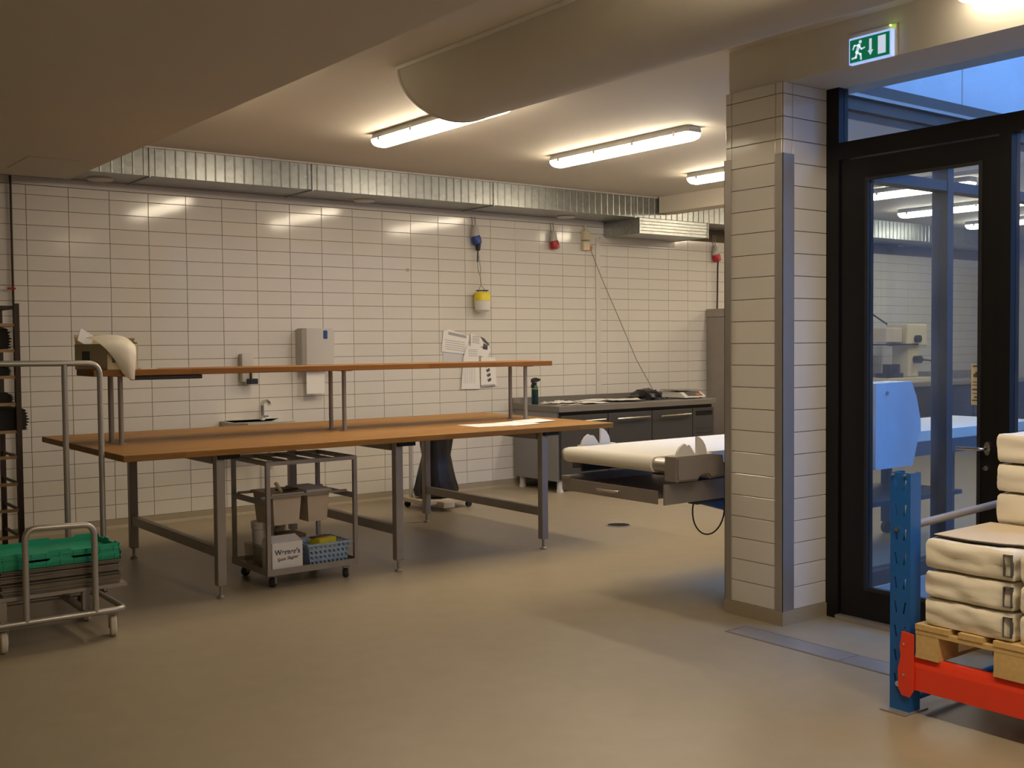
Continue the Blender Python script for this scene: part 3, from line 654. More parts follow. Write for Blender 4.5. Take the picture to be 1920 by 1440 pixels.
single('basket_cloth', bbox(ax0+0.03, ax1-0.03, ay0+0.03, ay1-0.03, 0.107, 0.205, 0.02, 2), 'greyp', 'folded grey cloth filling the pale blue basket', 'cloth', (1.085, -2.80, 0.107))

# ================================================================ WALL ITEMS
sd = T('soap_dispenser', 'narrow grey soap dispenser on the tiled wall with a dark lever', 'soap dispenser', (1.80, 0, 1.16))
sd.part('body', bbox(1.745, 1.855, -0.085, -0.008, 1.185, 1.435, 0.01, 2), 'greyp', True)
bm = B(); box(bm, 1.815, 1.828, -0.105, -0.086, 1.21, 1.30); sd.part('arm', bm, 'blackp')
sd.part('lever', bbox(1.785, 1.862, -0.16, -0.08, 1.168, 1.215, 0.004, 1), 'blackp'); bm = B(); cyl(bm, (1.80, -0.05, 1.15), (1.80, -0.05, 1.19), 0.02, 14); sd.part('nozzle', bm, 'greyp', True)
td = T('towel_dispenser', 'large grey paper towel dispenser on the tiled wall', 'towel dispenser', (2.46, 0, 1.3))
bm = B(); prism(bm, [(2.30, -0.008), (2.30, -0.14), (2.33, -0.175), (2.46, -0.195), (2.60, -0.175), (2.625, -0.14), (2.625, -0.008)], 'Z', 1.30, 1.66)
bmesh.ops.recalc_face_normals(bm, faces=bm.faces); bmesh.ops.bevel(bm, geom=[e for e in bm.edges if abs(e.verts[0].co.z-e.verts[1].co.z) < 1e-5 and e.verts[0].co.z > 1.5 and e.calc_face_angle(0) > 0.5], offset=0.012, segments=2, affect='EDGES')
td.part('cover', bm, 'greyp', True); td.part('window', bbox(2.492, 2.530, -0.199, -0.184, 1.565, 1.64, 0.003, 1), 'bluep')
single('paper_towel', bx1(2.36, 2.545, -0.10, -0.097, 1.06, 1.31), 'paper', 'white paper towel sheet pulled out under the grey dispenser', 'paper towel', (2.45, -0.098, 1.06))
# wash basin mostly hidden behind the table
sk2 = T('wash_basin', 'white wash basin on the tiled wall half hidden behind the table', 'wash basin', (1.85, 0, 0.66))
bm = B(); loft(bm, [[(1.85+a*sx, -0.008 if sy == 0 else -0.008-b*sy, z) for sx, sy in ((-1, 0), (-1, .7), (-.75, 1), (.75, 1), (1, .7), (1, 0))] for a, b, z in ((0.14, 0.28, 0.66), (0.27, 0.42, 0.80), (0.29, 0.44, 0.845), (0.27, 0.42, 0.845), (0.2, 0.36, 0.825))]); sk2.part('bowl', bm, 'ceramic')
bm = B(); tube(bm, round_path([(1.93, -0.08, 0.84), (1.93, -0.08, 1.00), (1.93, -0.20, 1.02), (1.93, -0.235, 0.985)], 0.03), 0.017, 12); fa = sk2.part('tap', bm, 'chrome', True)
bm = B(); cyl(bm, (1.93, -0.08, 0.845), (1.93, -0.08, 0.865), 0.03, 16); box(bm, 1.945, 1.985, -0.088, -0.072, 0.868, 0.88); sk2.part('tap_base', bm, 'chrome', True, under=fa)
bm = B(); cyl(bm, (1.95, -0.2, 0.42), (1.95, -0.2, 0.66), 0.02, 14); cyl(bm, (1.95, -0.2, 0.41), (1.95, -0.2, 0.50), 0.034, 16); sk2.part('trap', bm, 'greyp', True)
# cable socket + plug + hanging pot
def cee(x, label, cap, z=2.62, cord=None, tilt=0.0):
    t = T('power_socket', label, 'socket', (x, -0.02, z))
    bm = B(); lathe(bm, [(0.018, 0.11), (0.034, 0.08), (0.045, 0.01), (0.045, -0.01)], (0, 0, 0), 16)
    bmesh.ops.scale(bm, vec=(1, 0.9, 1), verts=bm.verts[:]); bmesh.ops.translate(bm, vec=(x, -0.05, z), verts=bm.verts[:]); t.part('housing', bm, 'greyp', True)
    mtx = Matrix.Translation((x, -0.055, z)) @ Matrix.Rotation(tilt, 4, 'Y')
    bm = B(); lathe(bm, [(0.044, 0.005), (0.052, -0.02), (0.050, -0.075), (0.035, -0.085)], (0, 0, 0), 16); bmesh.ops.transform(bm, matrix=mtx, verts=bm.verts[:]); pl = t.part('plug_cap', bm, cap, True)
    for dx in (-0.02, 0.02):
        bm = B(); cyl(bm, (x+dx, -0.03, z+0.09), (x+dx, -0.02, 2.80), 0.005, 8); t.part('conduit', bm, 'wire', True)
    return t
c1 = cee(4.30, 'grey wall socket with a blue plug hanging by two wires under the duct', 'bluep', 2.60, tilt=-0.25)
bm = B(); lathe(bm, [(0.032, 0.0), (0.022, -0.07)], (4.325, -0.06, 2.525), 14); c1.part('cable_gland', bm, 'blackp', True)
bm = B(); tube(bm, [(4.325, -0.06, 2.46), (4.322, -0.06, 2.42), (4.32, -0.06, 2.34)], 0.008, 8); c1.part('cable', bm, 'blackp', True)
c2 = cee(5.33, 'grey wall socket with a red cap and no cable', 'redp', 2.60, tilt=-0.2)
c3 = cee(7.87, 'grey wall socket with a red plug and a dark cable down to the tall cabinet', 'redp', 2.56, tilt=-0.3)
bm = B(); tube(bm, [(7.90, -0.06, 2.49), (7.905, -0.05, 2.40), (7.905, -0.04, 1.85)], 0.010, 8); c3.part('cable', bm, 'blackp', True)
hp = T('hanging_lamp', 'yellow and white pot shaped lamp hanging on a thin cord on the wall', 'lamp', (4.345, -0.08, 1.84))
bm = B(); lathe(bm, [(0.055, 1.83), (0.078, 1.85), (0.086, 1.945)], (4.345, -0.10, 0), 22); hp.part('white_cup', bm, 'whitep', True)
bm = B(); lathe(bm, [(0.088, 1.945), (0.084, 2.0), (0.07, 2.03), (0.0001, 2.035)], (4.345, -0.10, 0), 22); hp.part('yellow_cap', bm, 'yellow', True)
bm = B(); cyl(bm, (4.27, -0.10, 2.045), (4.42, -0.10, 2.05), 0.006, 8); 
for dx in (-0.05, 0.02, 0.05): cyl(bm, (4.345+dx, -0.10, 2.02), (4.345+dx, -0.10, 2.05), 0.005, 8)
hp.part('hanger_bar', bm, 'blackp')
bm = B(); tube(bm, [(4.30, -0.10, 2.05), (4.335, -0.09, 2.10), (4.335, -0.08, 2.19), (4.35, -0.07, 2.26), (4.345, -0.06, 2.34), (4.325, -0.06, 2.45)], 0.004, 6); hp.part('cord', bm, 'wire', True)
bm = B(); tube(bm, [(4.385, -0.10, 2.05), (4.34, -0.09, 2.10), (4.338, -0.08, 2.19), (4.315, -0.07, 2.26), (4.32, -0.06, 2.35)], 0.004, 6); hp.part('cord', bm, 'wire', True)
sb = T('switch_box', 'beige switch box high on the wall with a thin wire running down', 'switch', (5.80, 0, 2.6))
sb.part('box', bbox(5.752, 5.845, -0.07, -0.008, 2.635, 2.735, 0.006, 1), 'ivory'); sb.part('box', bbox(5.752, 5.845, -0.06, -0.008, 2.525, 2.625, 0.006, 1), 'ivory')
bm = B(); cyl(bm, (5.80, -0.03, 2.73), (5.80, -0.03, 2.80), 0.012, 10); sb.part('conduit', bm, 'ivory', True)
bm = B(); cyl(bm, (5.86, -0.045, 2.53), (5.86, -0.045, 2.575), 0.022, 12); sb.part('plug', bm, 'orange', True)
bm = B(); tube(bm, [(5.865, -0.045, 2.53), (6.02, -0.05, 2.22), (6.30, -0.06, 1.72), (6.52, -0.08, 1.30), (6.66, -0.20, 0.96)], 0.005, 6); sb.part('wire', bm, 'wire', True)
single('wall_mark', bx1(3.50, 3.53, -0.008, -0.006, 2.22, 2.25), 'inkg', 'tiny grey mark stuck on one tile of the back wall', 'mark', (3.515, -0.007, 2.22))
# papers taped to the wall
def wall_paper(name, label, pts, y, m='paper', lines=None, extra=None):
    cx = sum(p[0] for p in pts)/len(pts); cz = min(p[1] for p in pts)
    t = T(name, label, 'paper', (cx, y, cz), group='papers taped to the tiled wall')
    bm = B(); prism(bm, pts, 'Y', y-0.002, y); t.part('sheet', bm, m)
    if lines:
        bm = B()
        for (a, b, z, h, k) in lines:
            prism(bm, [(a, z), (b, z+k), (b, z+k+h), (a, z+h)], 'Y', y-0.003, y-0.0019)
        t.part('ruled_print', bm, 'inkg')['kind'] = 'stuff'
    if extra:
        bm = B()
        for e in extra: prism(bm, e, 'Y', y-0.0034, y-0.0019)
        t.part('dark_print', bm, 'ink')['kind'] = 'stuff'
wall_paper('wall_paper', 'blank grey sheet taped to the wall under the tilted list', [(3.92, 1.30), (4.16, 1.30), (4.16, 1.44), (3.92, 1.45)], -0.008, 'paperg')
wall_paper('wall_paper', 'tilted printed list at the left of the wall papers', [(3.895, 1.43), (4.20, 1.40), (4.235, 1.585), (3.985, 1.655), (3.92, 1.635)], -0.014, 'paper',
           [(3.94, 4.18, 1.545-i*0.022, 0.006, -0.03) for i in range(5)] + [(3.98, 4.20, 1.60, 0.03, -0.04)])
wall_paper('wall_paper', 'sheet with a dark curled photo strip at the upper right of the wall papers', [(4.25, 1.40), (4.46, 1.36), (4.50, 1.44), (4.44, 1.54), (4.25, 1.615)], -0.018, 'paper', [(4.27, 4.36, 1.58-i*0.016, 0.007, -0.01) for i in range(5)],
           [[(4.37, 1.58), (4.42, 1.56), (4.485, 1.50), (4.475, 1.485), (4.41, 1.525)], [(4.40, 1.45), (4.46, 1.44), (4.465, 1.49), (4.41, 1.51)], [(4.38, 1.47), (4.44, 1.455), (4.44, 1.462), (4.38, 1.478)]])
wall_paper('wall_paper', 'tall ruled sheet in the middle of the wall papers', [(4.125, 1.045), (4.36, 1.04), (4.345, 1.47), (4.20, 1.49), (4.155, 1.36)], -0.022, 'paper', [(4.16+i*0.022, 4.164+i*0.022, 1.10, 0.16, 0) for i in range(7)] + [(4.22, 4.33, 1.44-i*0.02, 0.006, 0) for i in range(4)])
wall_paper('wall_paper', 'sheet with a column of small dark photos at the lower right of the wall papers', [(4.37, 1.062), (4.57, 1.07), (4.555, 1.36), (4.37, 1.37)], -0.026, 'paper', [(4.37, 4.55, 1.066, 0.014, 0.004)],
           [[(4.425+0.008*i, 1.285-0.05*i), (4.47+0.008*i, 1.305-0.05*i), (4.478+0.008*i, 1.275-0.05*i), (4.44+0.008*i, 1.258-0.05*i)] for i in range(4)])

# ================================================================ WASTE SACK STAND
wsn = T('waste_sack_stand', 'black waste sack on a low wooden stand behind the table', 'waste sack', (3.34, -0.74, 0))
bm = B(); rings = []
for z, r in ((0.10, 0.12), (0.115, 0.20), (0.17, 0.215), (0.28, 0.185), (0.40, 0.155), (0.48, 0.135), (0.56, 0.15), (0.66, 0.165), (0.78, 0.16)):
    rings.append([(3.345 + math.cos(2*PI*s/36)*r*(1+0.06*math.sin(9*2*PI*s/36+z*9)), -0.74+math.sin(2*PI*s/36)*r*0.85*(1+0.06*math.cos(7*2*PI*s/36+z*5)), z) for s in range(36)])
loft(bm, rings); wsn.part('sack', bm, 'bag', True)
bm = B(); tube(bm, [(3.345+0.165*math.cos(2*PI*s/24), -0.74+0.14*math.sin(2*PI*s/24), 0.785) for s in range(25)], 0.01, 8); wsn.part('sack_ring', bm, 'steeld', True)
bm = B(); cyl(bm, (3.13, -0.64, 0.09), (3.13, -0.64, 0.80), 0.016, 12); wsn.part('upright', bm, 'greyp', True)
wsn.part('base_board', bbox(3.10, 3.62, -0.95, -0.52, 0.055, 0.095, 0.004, 1), 'beigep'); wsn.part('pedal', bbox(3.22, 3.34, -1.05, -0.94, 0.03, 0.085, 0.004, 1), 'beigep')
for x, y in ((3.14, -0.92), (3.58, -0.92), (3.14, -0.56), (3.58, -0.56)):
    bm = B(); cyl(bm, (x, y-0.014, 0.028), (x, y+0.014, 0.028), 0.028, 14); wsn.part('roller', bm, 'rubber', True)

# ================================================================ FRIDGE COUNTER
fc_ = T('fridge_counter', 'low stainless refrigerated counter with three doors against the tiled wall', 'counter', (5.9, -0.42, 0))
bx0, bx1_, by0, by1 = 4.775, 7.03, -0.79, -0.05
fc_.part('carcass', bx1(bx0, bx1_, by0+0.03, by1, 0.115, 0.81), 'fridgeside')
fc_.part('worktop', bbox(4.762, 7.045, -0.815, -0.03, 0.812, 0.872, 0.004, 1), 'topsteel')
fc_.part('backsplash', bx1(4.762, 7.045, -0.04, -0.012, 0.86, 0.932), 'topsteel'); fc_.part('socket_block', bbox(4.765, 4.83, -0.10, -0.041, 0.873, 0.925, 0.004, 1), 'steeld')
fc_.part('recess', bx1(bx0+0.03, bx1_-0.02, by0+0.02, by0+0.031, 0.775, 0.811), 'black')
for i, (a, b) in enumerate(((4.80, 5.425), (5.435, 6.055), (6.065, 6.675))):
    dr = fc_.part('door', bbox(a, b, by0-0.01, by0+0.03, 0.13, 0.775, 0.004, 1), 'fridge')
    bm = B(); cyl(bm, (a+0.09, by0-0.045, 0.715), (b-0.06, by0-0.045, 0.72), 0.009, 10)
    for xx in (a+0.11, b-0.08): cyl(bm, (xx, by0-0.045, 0.717), (xx, by0-0.008, 0.717), 0.006, 8)
    fc_.part('handle', bm, 'chrome', True, under=dr)
pn = fc_.part('machine_panel', bbox(6.685, 7.02, by0-0.008, by0+0.03, 0.13, 0.775, 0.003, 1), 'fridge'); fc_.part('control_strip', bx1(6.73, 6.985, by0-0.013, by0-0.007, 0.695, 0.742), 'black', under=pn)
for k in range(8): fc_.part('vent_slat', bx1(6.74, 6.97, by0-0.012, by0-0.008, 0.20+k*0.05, 0.215+k*0.05), 'fridge', under=pn)
for x in (4.83, 5.9, 6.97):
    for y in (-0.735, -0.12):
        bm = B(); lathe(bm, [(0.036, 0.0), (0.036, 0.02), (0.031, 0.03), (0.031, 0.116)], (x, y, 0), 16); fc_.part('leg', bm, 'greyp', True)
bt = T('spray_bottle', 'dark green spray bottle with a black nozzle on the counter end', 'bottle', (4.86, -0.30, 0.872))
bm = B(); lathe(bm, [(0.034, 0.872), (0.036, 0.88), (0.036, 1.04), (0.030, 1.06), (0.020, 1.075)], (4.86, -0.30, 0), 18); bt.part('body', bm, 'darkgreen', True)
bm = B(); lathe(bm, [(0.0365, 1.03), (0.0365, 1.038)], (4.86, -0.30, 0), 18); bt.part('band', bm, 'lime')
bm = B(); cyl(bm, (4.86, -0.30, 1.07), (4.86, -0.30, 1.10), 0.022, 14); prism(bm, [(4.82, 1.10), (4.825, 1.135), (4.865, 1.15), (4.92, 1.135), (4.925, 1.12), (4.885, 1.105)], 'Y', -0.318, -0.282); prism(bm, [(4.828, 1.10), (4.808, 1.05), (4.816, 1.048), (4.84, 1.10)], 'Y', -0.308, -0.292); bt.part('spray_head', bm, 'blackp')
for k, (pts, lab) in enumerate([([(4.97, -0.24), (4.90, -0.62), (5.18, -0.70), (5.26, -0.28)], 'crumpled white paper nearest the spray bottle on the counter'),
                                ([(5.22, -0.40), (5.18, -0.70), (5.50, -0.74), (5.60, -0.38)], 'white paper in the middle of the steel counter'),
                                ([(5.42, -0.18), (5.50, -0.52), (5.80, -0.56), (5.82, -0.20)], 'white paper lying towards the backsplash of the counter'),
                                ([(5.84, -0.28), (5.72, -0.62), (6.02, -0.74), (6.20, -0.34)], 'white paper at the right near the dark heap on the counter')]):
    bm = B(); ng = 8; c0 = Vector((sum(p[0] for p in pts)/4, sum(p[1] for p in pts)/4, 0.8735)); vr = []
    for i in range(ng+1):
        for j in range(ng+1):
            u, v = i/ng, j/ng; P_ = [Vector(p) for p in pts]; q2 = (P_[0]*(1-u)+P_[3]*u)*(1-v)+(P_[1]*(1-u)+P_[2]*u)*v
            vr.append(bm.verts.new((q2.x-c0.x, q2.y-c0.y, 0.002+0.004*k+0.016*max(0, noise.noise(Vector((u*3, v*3, k*5+1.5)))+0.25))))
    for i in range(ng):
        for j in range(ng): bm.faces.new((vr[i*(ng+1)+j], vr[(i+1)*(ng+1)+j], vr[(i+1)*(ng+1)+j+1], vr[i*(ng+1)+j+1]))
    o = single('paper_sheet', bm, 'paper', lab, 'paper', c0, group='papers on the counter', local=True); o.modifiers.new('thickness', 'SOLIDIFY').thickness = 0.0015
bm = B(); bmesh.ops.create_grid(bm, x_segments=10, y_segments=8, size=0.5)
for v in bm.verts:
    x, y = v.co.x, v.co.y; v.co = Vector((x*0.32, y*0.28, 0.01+0.035*abs(noise.noise(Vector((x*5, y*5, 3)))) ))
o = single('crumpled_paper', bm, 'paper', 'crumpled paper sheet with a dark fold on the counter papers', 'paper', (5.08, -0.48, 0.880), smooth=False, local=True); o.modifiers.new('thickness', 'SOLIDIFY').thickness = 0.002
def heap(name, label, cat, c, sx, sy, sz, m, seed, amp=0.35, seg=3):
    bm = B(); bmesh.ops.create_icosphere(bm, subdivisions=seg, radius=1.0)
    for v in bm.verts:
        n_ = 1 + amp*noise.noise(v.co*2.2+Vector((seed, 0, 0))) + amp*0.5*noise.noise(v.co*6+Vector((0, seed, 0)))
        p = v.co*n_; v.co = Vector((p.x*sx, p.y*sy, max(0.0, p.z*sz)))
    return single(name, bm, m, label, cat, c, smooth=True, local=True)
heap('black_plastic_heap', 'crumpled heap of black plastic on the steel counter', 'bag', (6.36, -0.42, 0.873), 0.19, 0.19, 0.11, 'bag', 4, 0.5)
scl = T('weighing_scale', 'white electronic weighing scale with a slanted display on the counter', 'scale', (6.82, -0.50, 0.873))
bm = B(); prism(bm, [(-0.34, 0.885), (-0.70, 0.885), (-0.70, 0.90), (-0.62, 0.945), (-0.34, 0.95)], 'X', 6.66, 6.99); scl.part('body', bm, 'whitep')
bm = B(); prism(bm, [(-0.695, 0.9045), (-0.625, 0.9445), (-0.627, 0.948), (-0.698, 0.9075)], 'X', 6.72, 6.95); pl = scl.part('display_panel', bm, 'lcd')
bm = B(); prism(bm, [(-0.695, 0.910), (-0.665, 0.9265), (-0.667, 0.929), (-0.697, 0.9125)], 'X', 6.85, 6.94); scl.part('keys', bm, 'orange', under=pl)
scl.part('platter', bbox(6.64, 7.0, -0.62, -0.32, 0.962, 0.972, 0.003, 1), 'steel')
bm = B(); cyl(bm, (6.82, -0.46, 0.94), (6.82, -0.46, 0.963), 0.05, 14); scl.part('platter_post', bm, 'steeld', True)
for x in (6.70, 6.95):
    for y in (-0.66, -0.38):
        bm = B(); cyl(bm, (x, y, 0.873), (x, y, 0.886), 0.014, 12); scl.part('foot', bm, 'rubber', True)
# tall cabinet
tc_ = T('tall_cabinet', 'tall dull steel cabinet standing at the right end of the counter', 'cabinet', (8.1, -0.4, 0))
tc_.part('body', bbox(7.74, 8.45, -0.76, -0.02, 0.10, 1.80, 0.004, 1), 'steeld'); tc_.part('top_cover', bbox(7.735, 8.455, -0.77, -0.02, 1.802, 1.90, 0.004, 1), 'steeld')
tc_.part('door', bbox(7.76, 8.43, -0.79, -0.762, 0.14, 1.78, 0.004, 1), 'steeld')
for x in (7.8, 8.4):
    for y in (-0.7, -0.1):
        bm = B(); cyl(bm, (x, y, 0), (x, y, 0.102), 0.025, 12); tc_.part('leg', bm, 'steeld', True)

# ================================================================ DOUGH SHEETER
ds = T('dough_sheeter', 'long belt dough sheeter with a white conveyor passing behind the pillar', 'dough sheeter', (4.3, -4.45, 0))
yn, yf = -4.86, -4.03
def belt_part(x0, x1):
    bm = B(); r = 0.045; zc = 0.815
    prof = arc(x0+r, zc, r, 90, 270, 10) + arc(x1-r, zc, r, -90, 90, 10); prism(bm, prof, 'Y', yn+0.06, yf); ds.part('belt', bm, 'belt', True)
belt_part(2.14, 4.10); belt_part(4.45, 6.5)
for y0, y1 in ((yn-0.05, yn+0.06), (yf, yf+0.03)):
    bm = B(); cyl(bm, (2.19, y0, 0.815), (2.19, y1, 0.815), 0.040, 18); ds.part('roller_end', bm, 'steel', True)
bm = B(); prism(bm, [(2.15, 0.735), (2.145, 0.80), (2.15, 0.872), (2.44, 0.874), (2.53, 0.862), (2.545, 0.74), (2.42, 0.735), (2.40, 0.755), (2.34, 0.755), (2.32, 0.73)], 'Y', yn-0.14, yn-0.045)
bmesh.ops.recalc_face_normals(bm, faces=bm.faces); bmesh.ops.bevel(bm, geom=[e for e in bm.edges if abs(e.verts[0].co.y-e.verts[1].co.y) < 1e-5 and e.verts[0].co.y < yn-0.1], offset=0.012, segments=2, affect='EDGES')
ds.part('side_cover', bm, 'steeld', True)
bm = B(); prism(bm, [(2.24, 0.72), (2.24, 0.80), (2.55, 0.80), (2.55, 0.72)], 'Y', yf+0.03, yf+0.09); ds.part('side_cover', bm, 'steeld')
for y0, y1, dx, dz in ((yn-0.11, yn-0.095, 0, 0), (yf+0.005, yf+0.02, 0.12, -0.012)):
    f1 = [(2.175, 0.874), (2.185, 0.90), (2.205, 0.925), (2.235, 0.942), (2.247, 0.937), (2.255, 0.926), (2.268, 0.934), (2.28, 0.930), (2.30, 0.905), (2.325, 0.874)]
    bm = B(); prism(bm, [(x+dx, z+dz) for x, z in f1], 'Y', y0, y1); ds.part('pin_holder', bm, 'whitep')
    f2 = [(2.338, 0.874), (2.338, 0.976), (2.358, 0.972), (2.385, 0.952), (2.405, 0.925), (2.415, 0.895), (2.417, 0.874)]
    bm = B(); prism(bm, [(x+dx, z+dz) for x, z in f2], 'Y', y0, y1); ds.part('pin_holder', bm, 'whitep')
    ds.part('holder_base', bx1(2.17+dx, 2.46+dx, y0-0.004, y1+0.02, 0.864+dz, 0.876+dz), 'whitep')
bm = B(); box(bm, 2.30, 4.02, yn-0.02, yn, 0.70, 0.80); box(bm, 2.30, 4.02, yf, yf+0.02, 0.70, 0.80); ds.part('bed_rail', bm, 'bluesteel')
bm = B(); box(bm, 2.14, 2.9, yn+0.0, yf, 0.63, 0.636); box(bm, 2.13, 2.14, yn, yf, 0.60, 0.675); box(bm, 2.14, 2.9, yf-0.01, yf, 0.60, 0.69); tr_ = ds.part('flour_tray', bm, 'steeld')
bm = B(); tube(bm, round_path([(2.13, -4.55, 0.645), (2.105, -4.55, 0.64), (2.105, -4.37, 0.64), (2.13, -4.37, 0.645)], 0.02), 0.006, 8); ds.part('tray_handle', bm, 'chrome', True, under=tr_)
ds.part('tray_lip', bx1(2.126, 2.24, yf-0.08, yf, 0.674, 0.69), 'steel')
bm = B(); box(bm, 2.13, 2.95, yn-0.06, yn-0.05, 0.60, 0.715); ds.part('side_panel', bm, 'steeld')
bm = B(); box(bm, 2.40, 2.95, yn-0.05, yn+0.02, 0.578, 0.602); ds.part('cable_box', bm, 'bluesteel')
bm = B(); tube(bm, [(2.55+0.135*math.cos(math.radians(a)), yn, 0.53+0.145*math.sin(math.radians(a))) for a in range(160, 381, 12)], 0.0045, 8); ds.part('cable', bm, 'blackp', True)
bm = B(); tube(bm, [(2.6, -4.45, 0.60), (3.4, -4.45, 0.38)], 0.03, sq=True); ds.part('support_arm', bm, 'bluesteel')
bm = B(); box(bm, 4.48, 6.5, yn-0.02, yn, 0.70, 0.80); box(bm, 4.48, 6.5, yf, yf+0.02, 0.70, 0.80); ds.part('bed_rail', bm, 'bluesteel')
ds.part('lower_shelf', bx1(3.7, 5.4, yn+0.1, yf-0.1, 0.36, 0.39), 'bluesteel')
for x in (3.75, 5.30):
    for y in (yn+0.15, yf-0.15):
        bm = B(); box(bm, x-0.03, x+0.03, y-0.03, y+0.03, 0.09, 0.72); ds.part('leg', bm, 'bluesteel')
        bm = B(); cyl(bm, (x, y-0.02, 0.045), (x, y+0.02, 0.045), 0.045, 16); ds.part('wheel', bm, 'rubber', True)
bm = B(); prism(bm, [(4.00, 0.66), (4.00, 1.225), (4.40, 1.23), (4.46, 1.13), (4.51, 0.97), (4.515, 0.88), (4.49, 0.86), (4.42, 0.66)], 'Y', yn-0.12, yn+0.06); ds.part('head_cover', bm, 'hood')
bm = B(); prism(bm, [(4.00, 0.66), (4.00, 1.225), (4.40, 1.23), (4.46, 1.13), (4.51, 0.97), (4.515, 0.88), (4.49, 0.86), (4.42, 0.66)], 'Y', yf-0.06, yf+0.12); ds.part('head_cover', bm, 'hood')
for zc, rr in ((0.94, 0.05), (0.80, 0.05)):
    bm = B(); cyl(bm, (4.28, yn+0.06, zc), (4.28, yf-0.06, zc), rr, 18); ds.part('sheeting_roller', bm, 'chrome', True)
bm = B(); cyl(bm, (4.12, yn-0.13, 1.16), (4.12, yn-0.12, 1.16), 0.012, 12); ds.part('cover_screw', bm, 'steeld', True)

# ================================================================ FAR ROOM SEEN THROUGH THE DOOR
bc = T('back_counter', 'dark steel counter along the far tiled wall behind the courtyard glazing', 'counter', (11.3, -0.4, 0))
bc.part('worktop', bbox(8.9, 14.2, -0.80, -0.02, 0.88, 0.93, 0.004, 1), 'steel'); bc.part('backsplash', bx1(8.9, 14.2, -0.04, -0.012, 0.93, 1.04), 'steeld')
for i in range(6): bc.part('door', bbox(8.95+i*0.87, 9.78+i*0.87, -0.76, -0.72, 0.14, 0.86, 0.004, 1), 'fridge')
bc.part('carcass', bx1(8.92, 14.18, -0.72, -0.05, 0.10, 0.88), 'steeld')
for x in (9.0, 11.5, 14.1):
    bm = B(); cyl(bm, (x, -0.6, 0), (x, -0.6, 0.10), 0.03, 12); bc.part('leg', bm, 'steeld', True)
mc = T('dough_divider', 'cream bench machine with black knobs on the far counter seen through the door', 'machine', (11.0, -0.5, 0.93))
mc.part('base', bbox(10.45, 11.45, -0.72, -0.25, 0.93, 1.0, 0.01, 2), 'ivory'); mc.part('column', bbox(11.05, 11.28, -0.62, -0.35, 1.0, 1.70, 0.02, 2), 'ivory')
mc.part('head', bbox(10.95, 11.42, -0.66, -0.32, 1.42, 1.72, 0.02, 2), 'ivory'); mc.part('hopper', bbox(10.50, 10.86, -0.64, -0.34, 1.47, 1.67, 0.01, 1), 'beigep'); mc.part('hopper_frame', bx1(10.52, 11.2, -0.67, -0.31, 1.435, 1.455), 'blackp')
for x, z in ((11.15, 1.52), (11.18, 1.24)):
    bm = B(); cyl(bm, (x, -0.72, z), (x, -0.6, z), 0.05, 16); mc.part('knob', bm, 'blackp', True)
bm = B(); tube(bm, [(11.18, -0.70, 1.24), (11.45, -0.72, 1.22)], 0.012, 8); cyl(bm, (11.43, -0.72, 1.22), (11.52, -0.72, 1.215), 0.025, 10); mc.part('crank', bm, 'blackp', True)
bm = B(); box(bm, 10.62, 10.95, -0.6, -0.4, 1.0, 1.06); box(bm, 10.70, 10.75, -0.55, -0.45, 1.06, 1.18); box(bm, 10.90, 10.95, -0.55, -0.45, 1.06, 1.18); mc.part('clamp', bm, 'blackp')
bm = B(); tube(bm, [(10.95, -0.35, 1.72), (10.75, -0.1, 1.95), (10.62, -0.05, 2.25), (10.5, -0.04, 2.42)], 0.012, 8); mc.part('power_cord', bm, 'blackp', True)
fs = T('power_socket', 'cream socket box on the far wall seen through the glass door', 'socket', (10.45, 0, 2.4)); fs.part('box', bbox(10.38, 10.62, -0.08, -0.008, 2.44, 2.52, 0.006, 1), 'ivory'); fs.part('plug', bbox(10.44, 10.54, -0.10, -0.01, 2.37, 2.44, 0.006, 1), 'blackp')

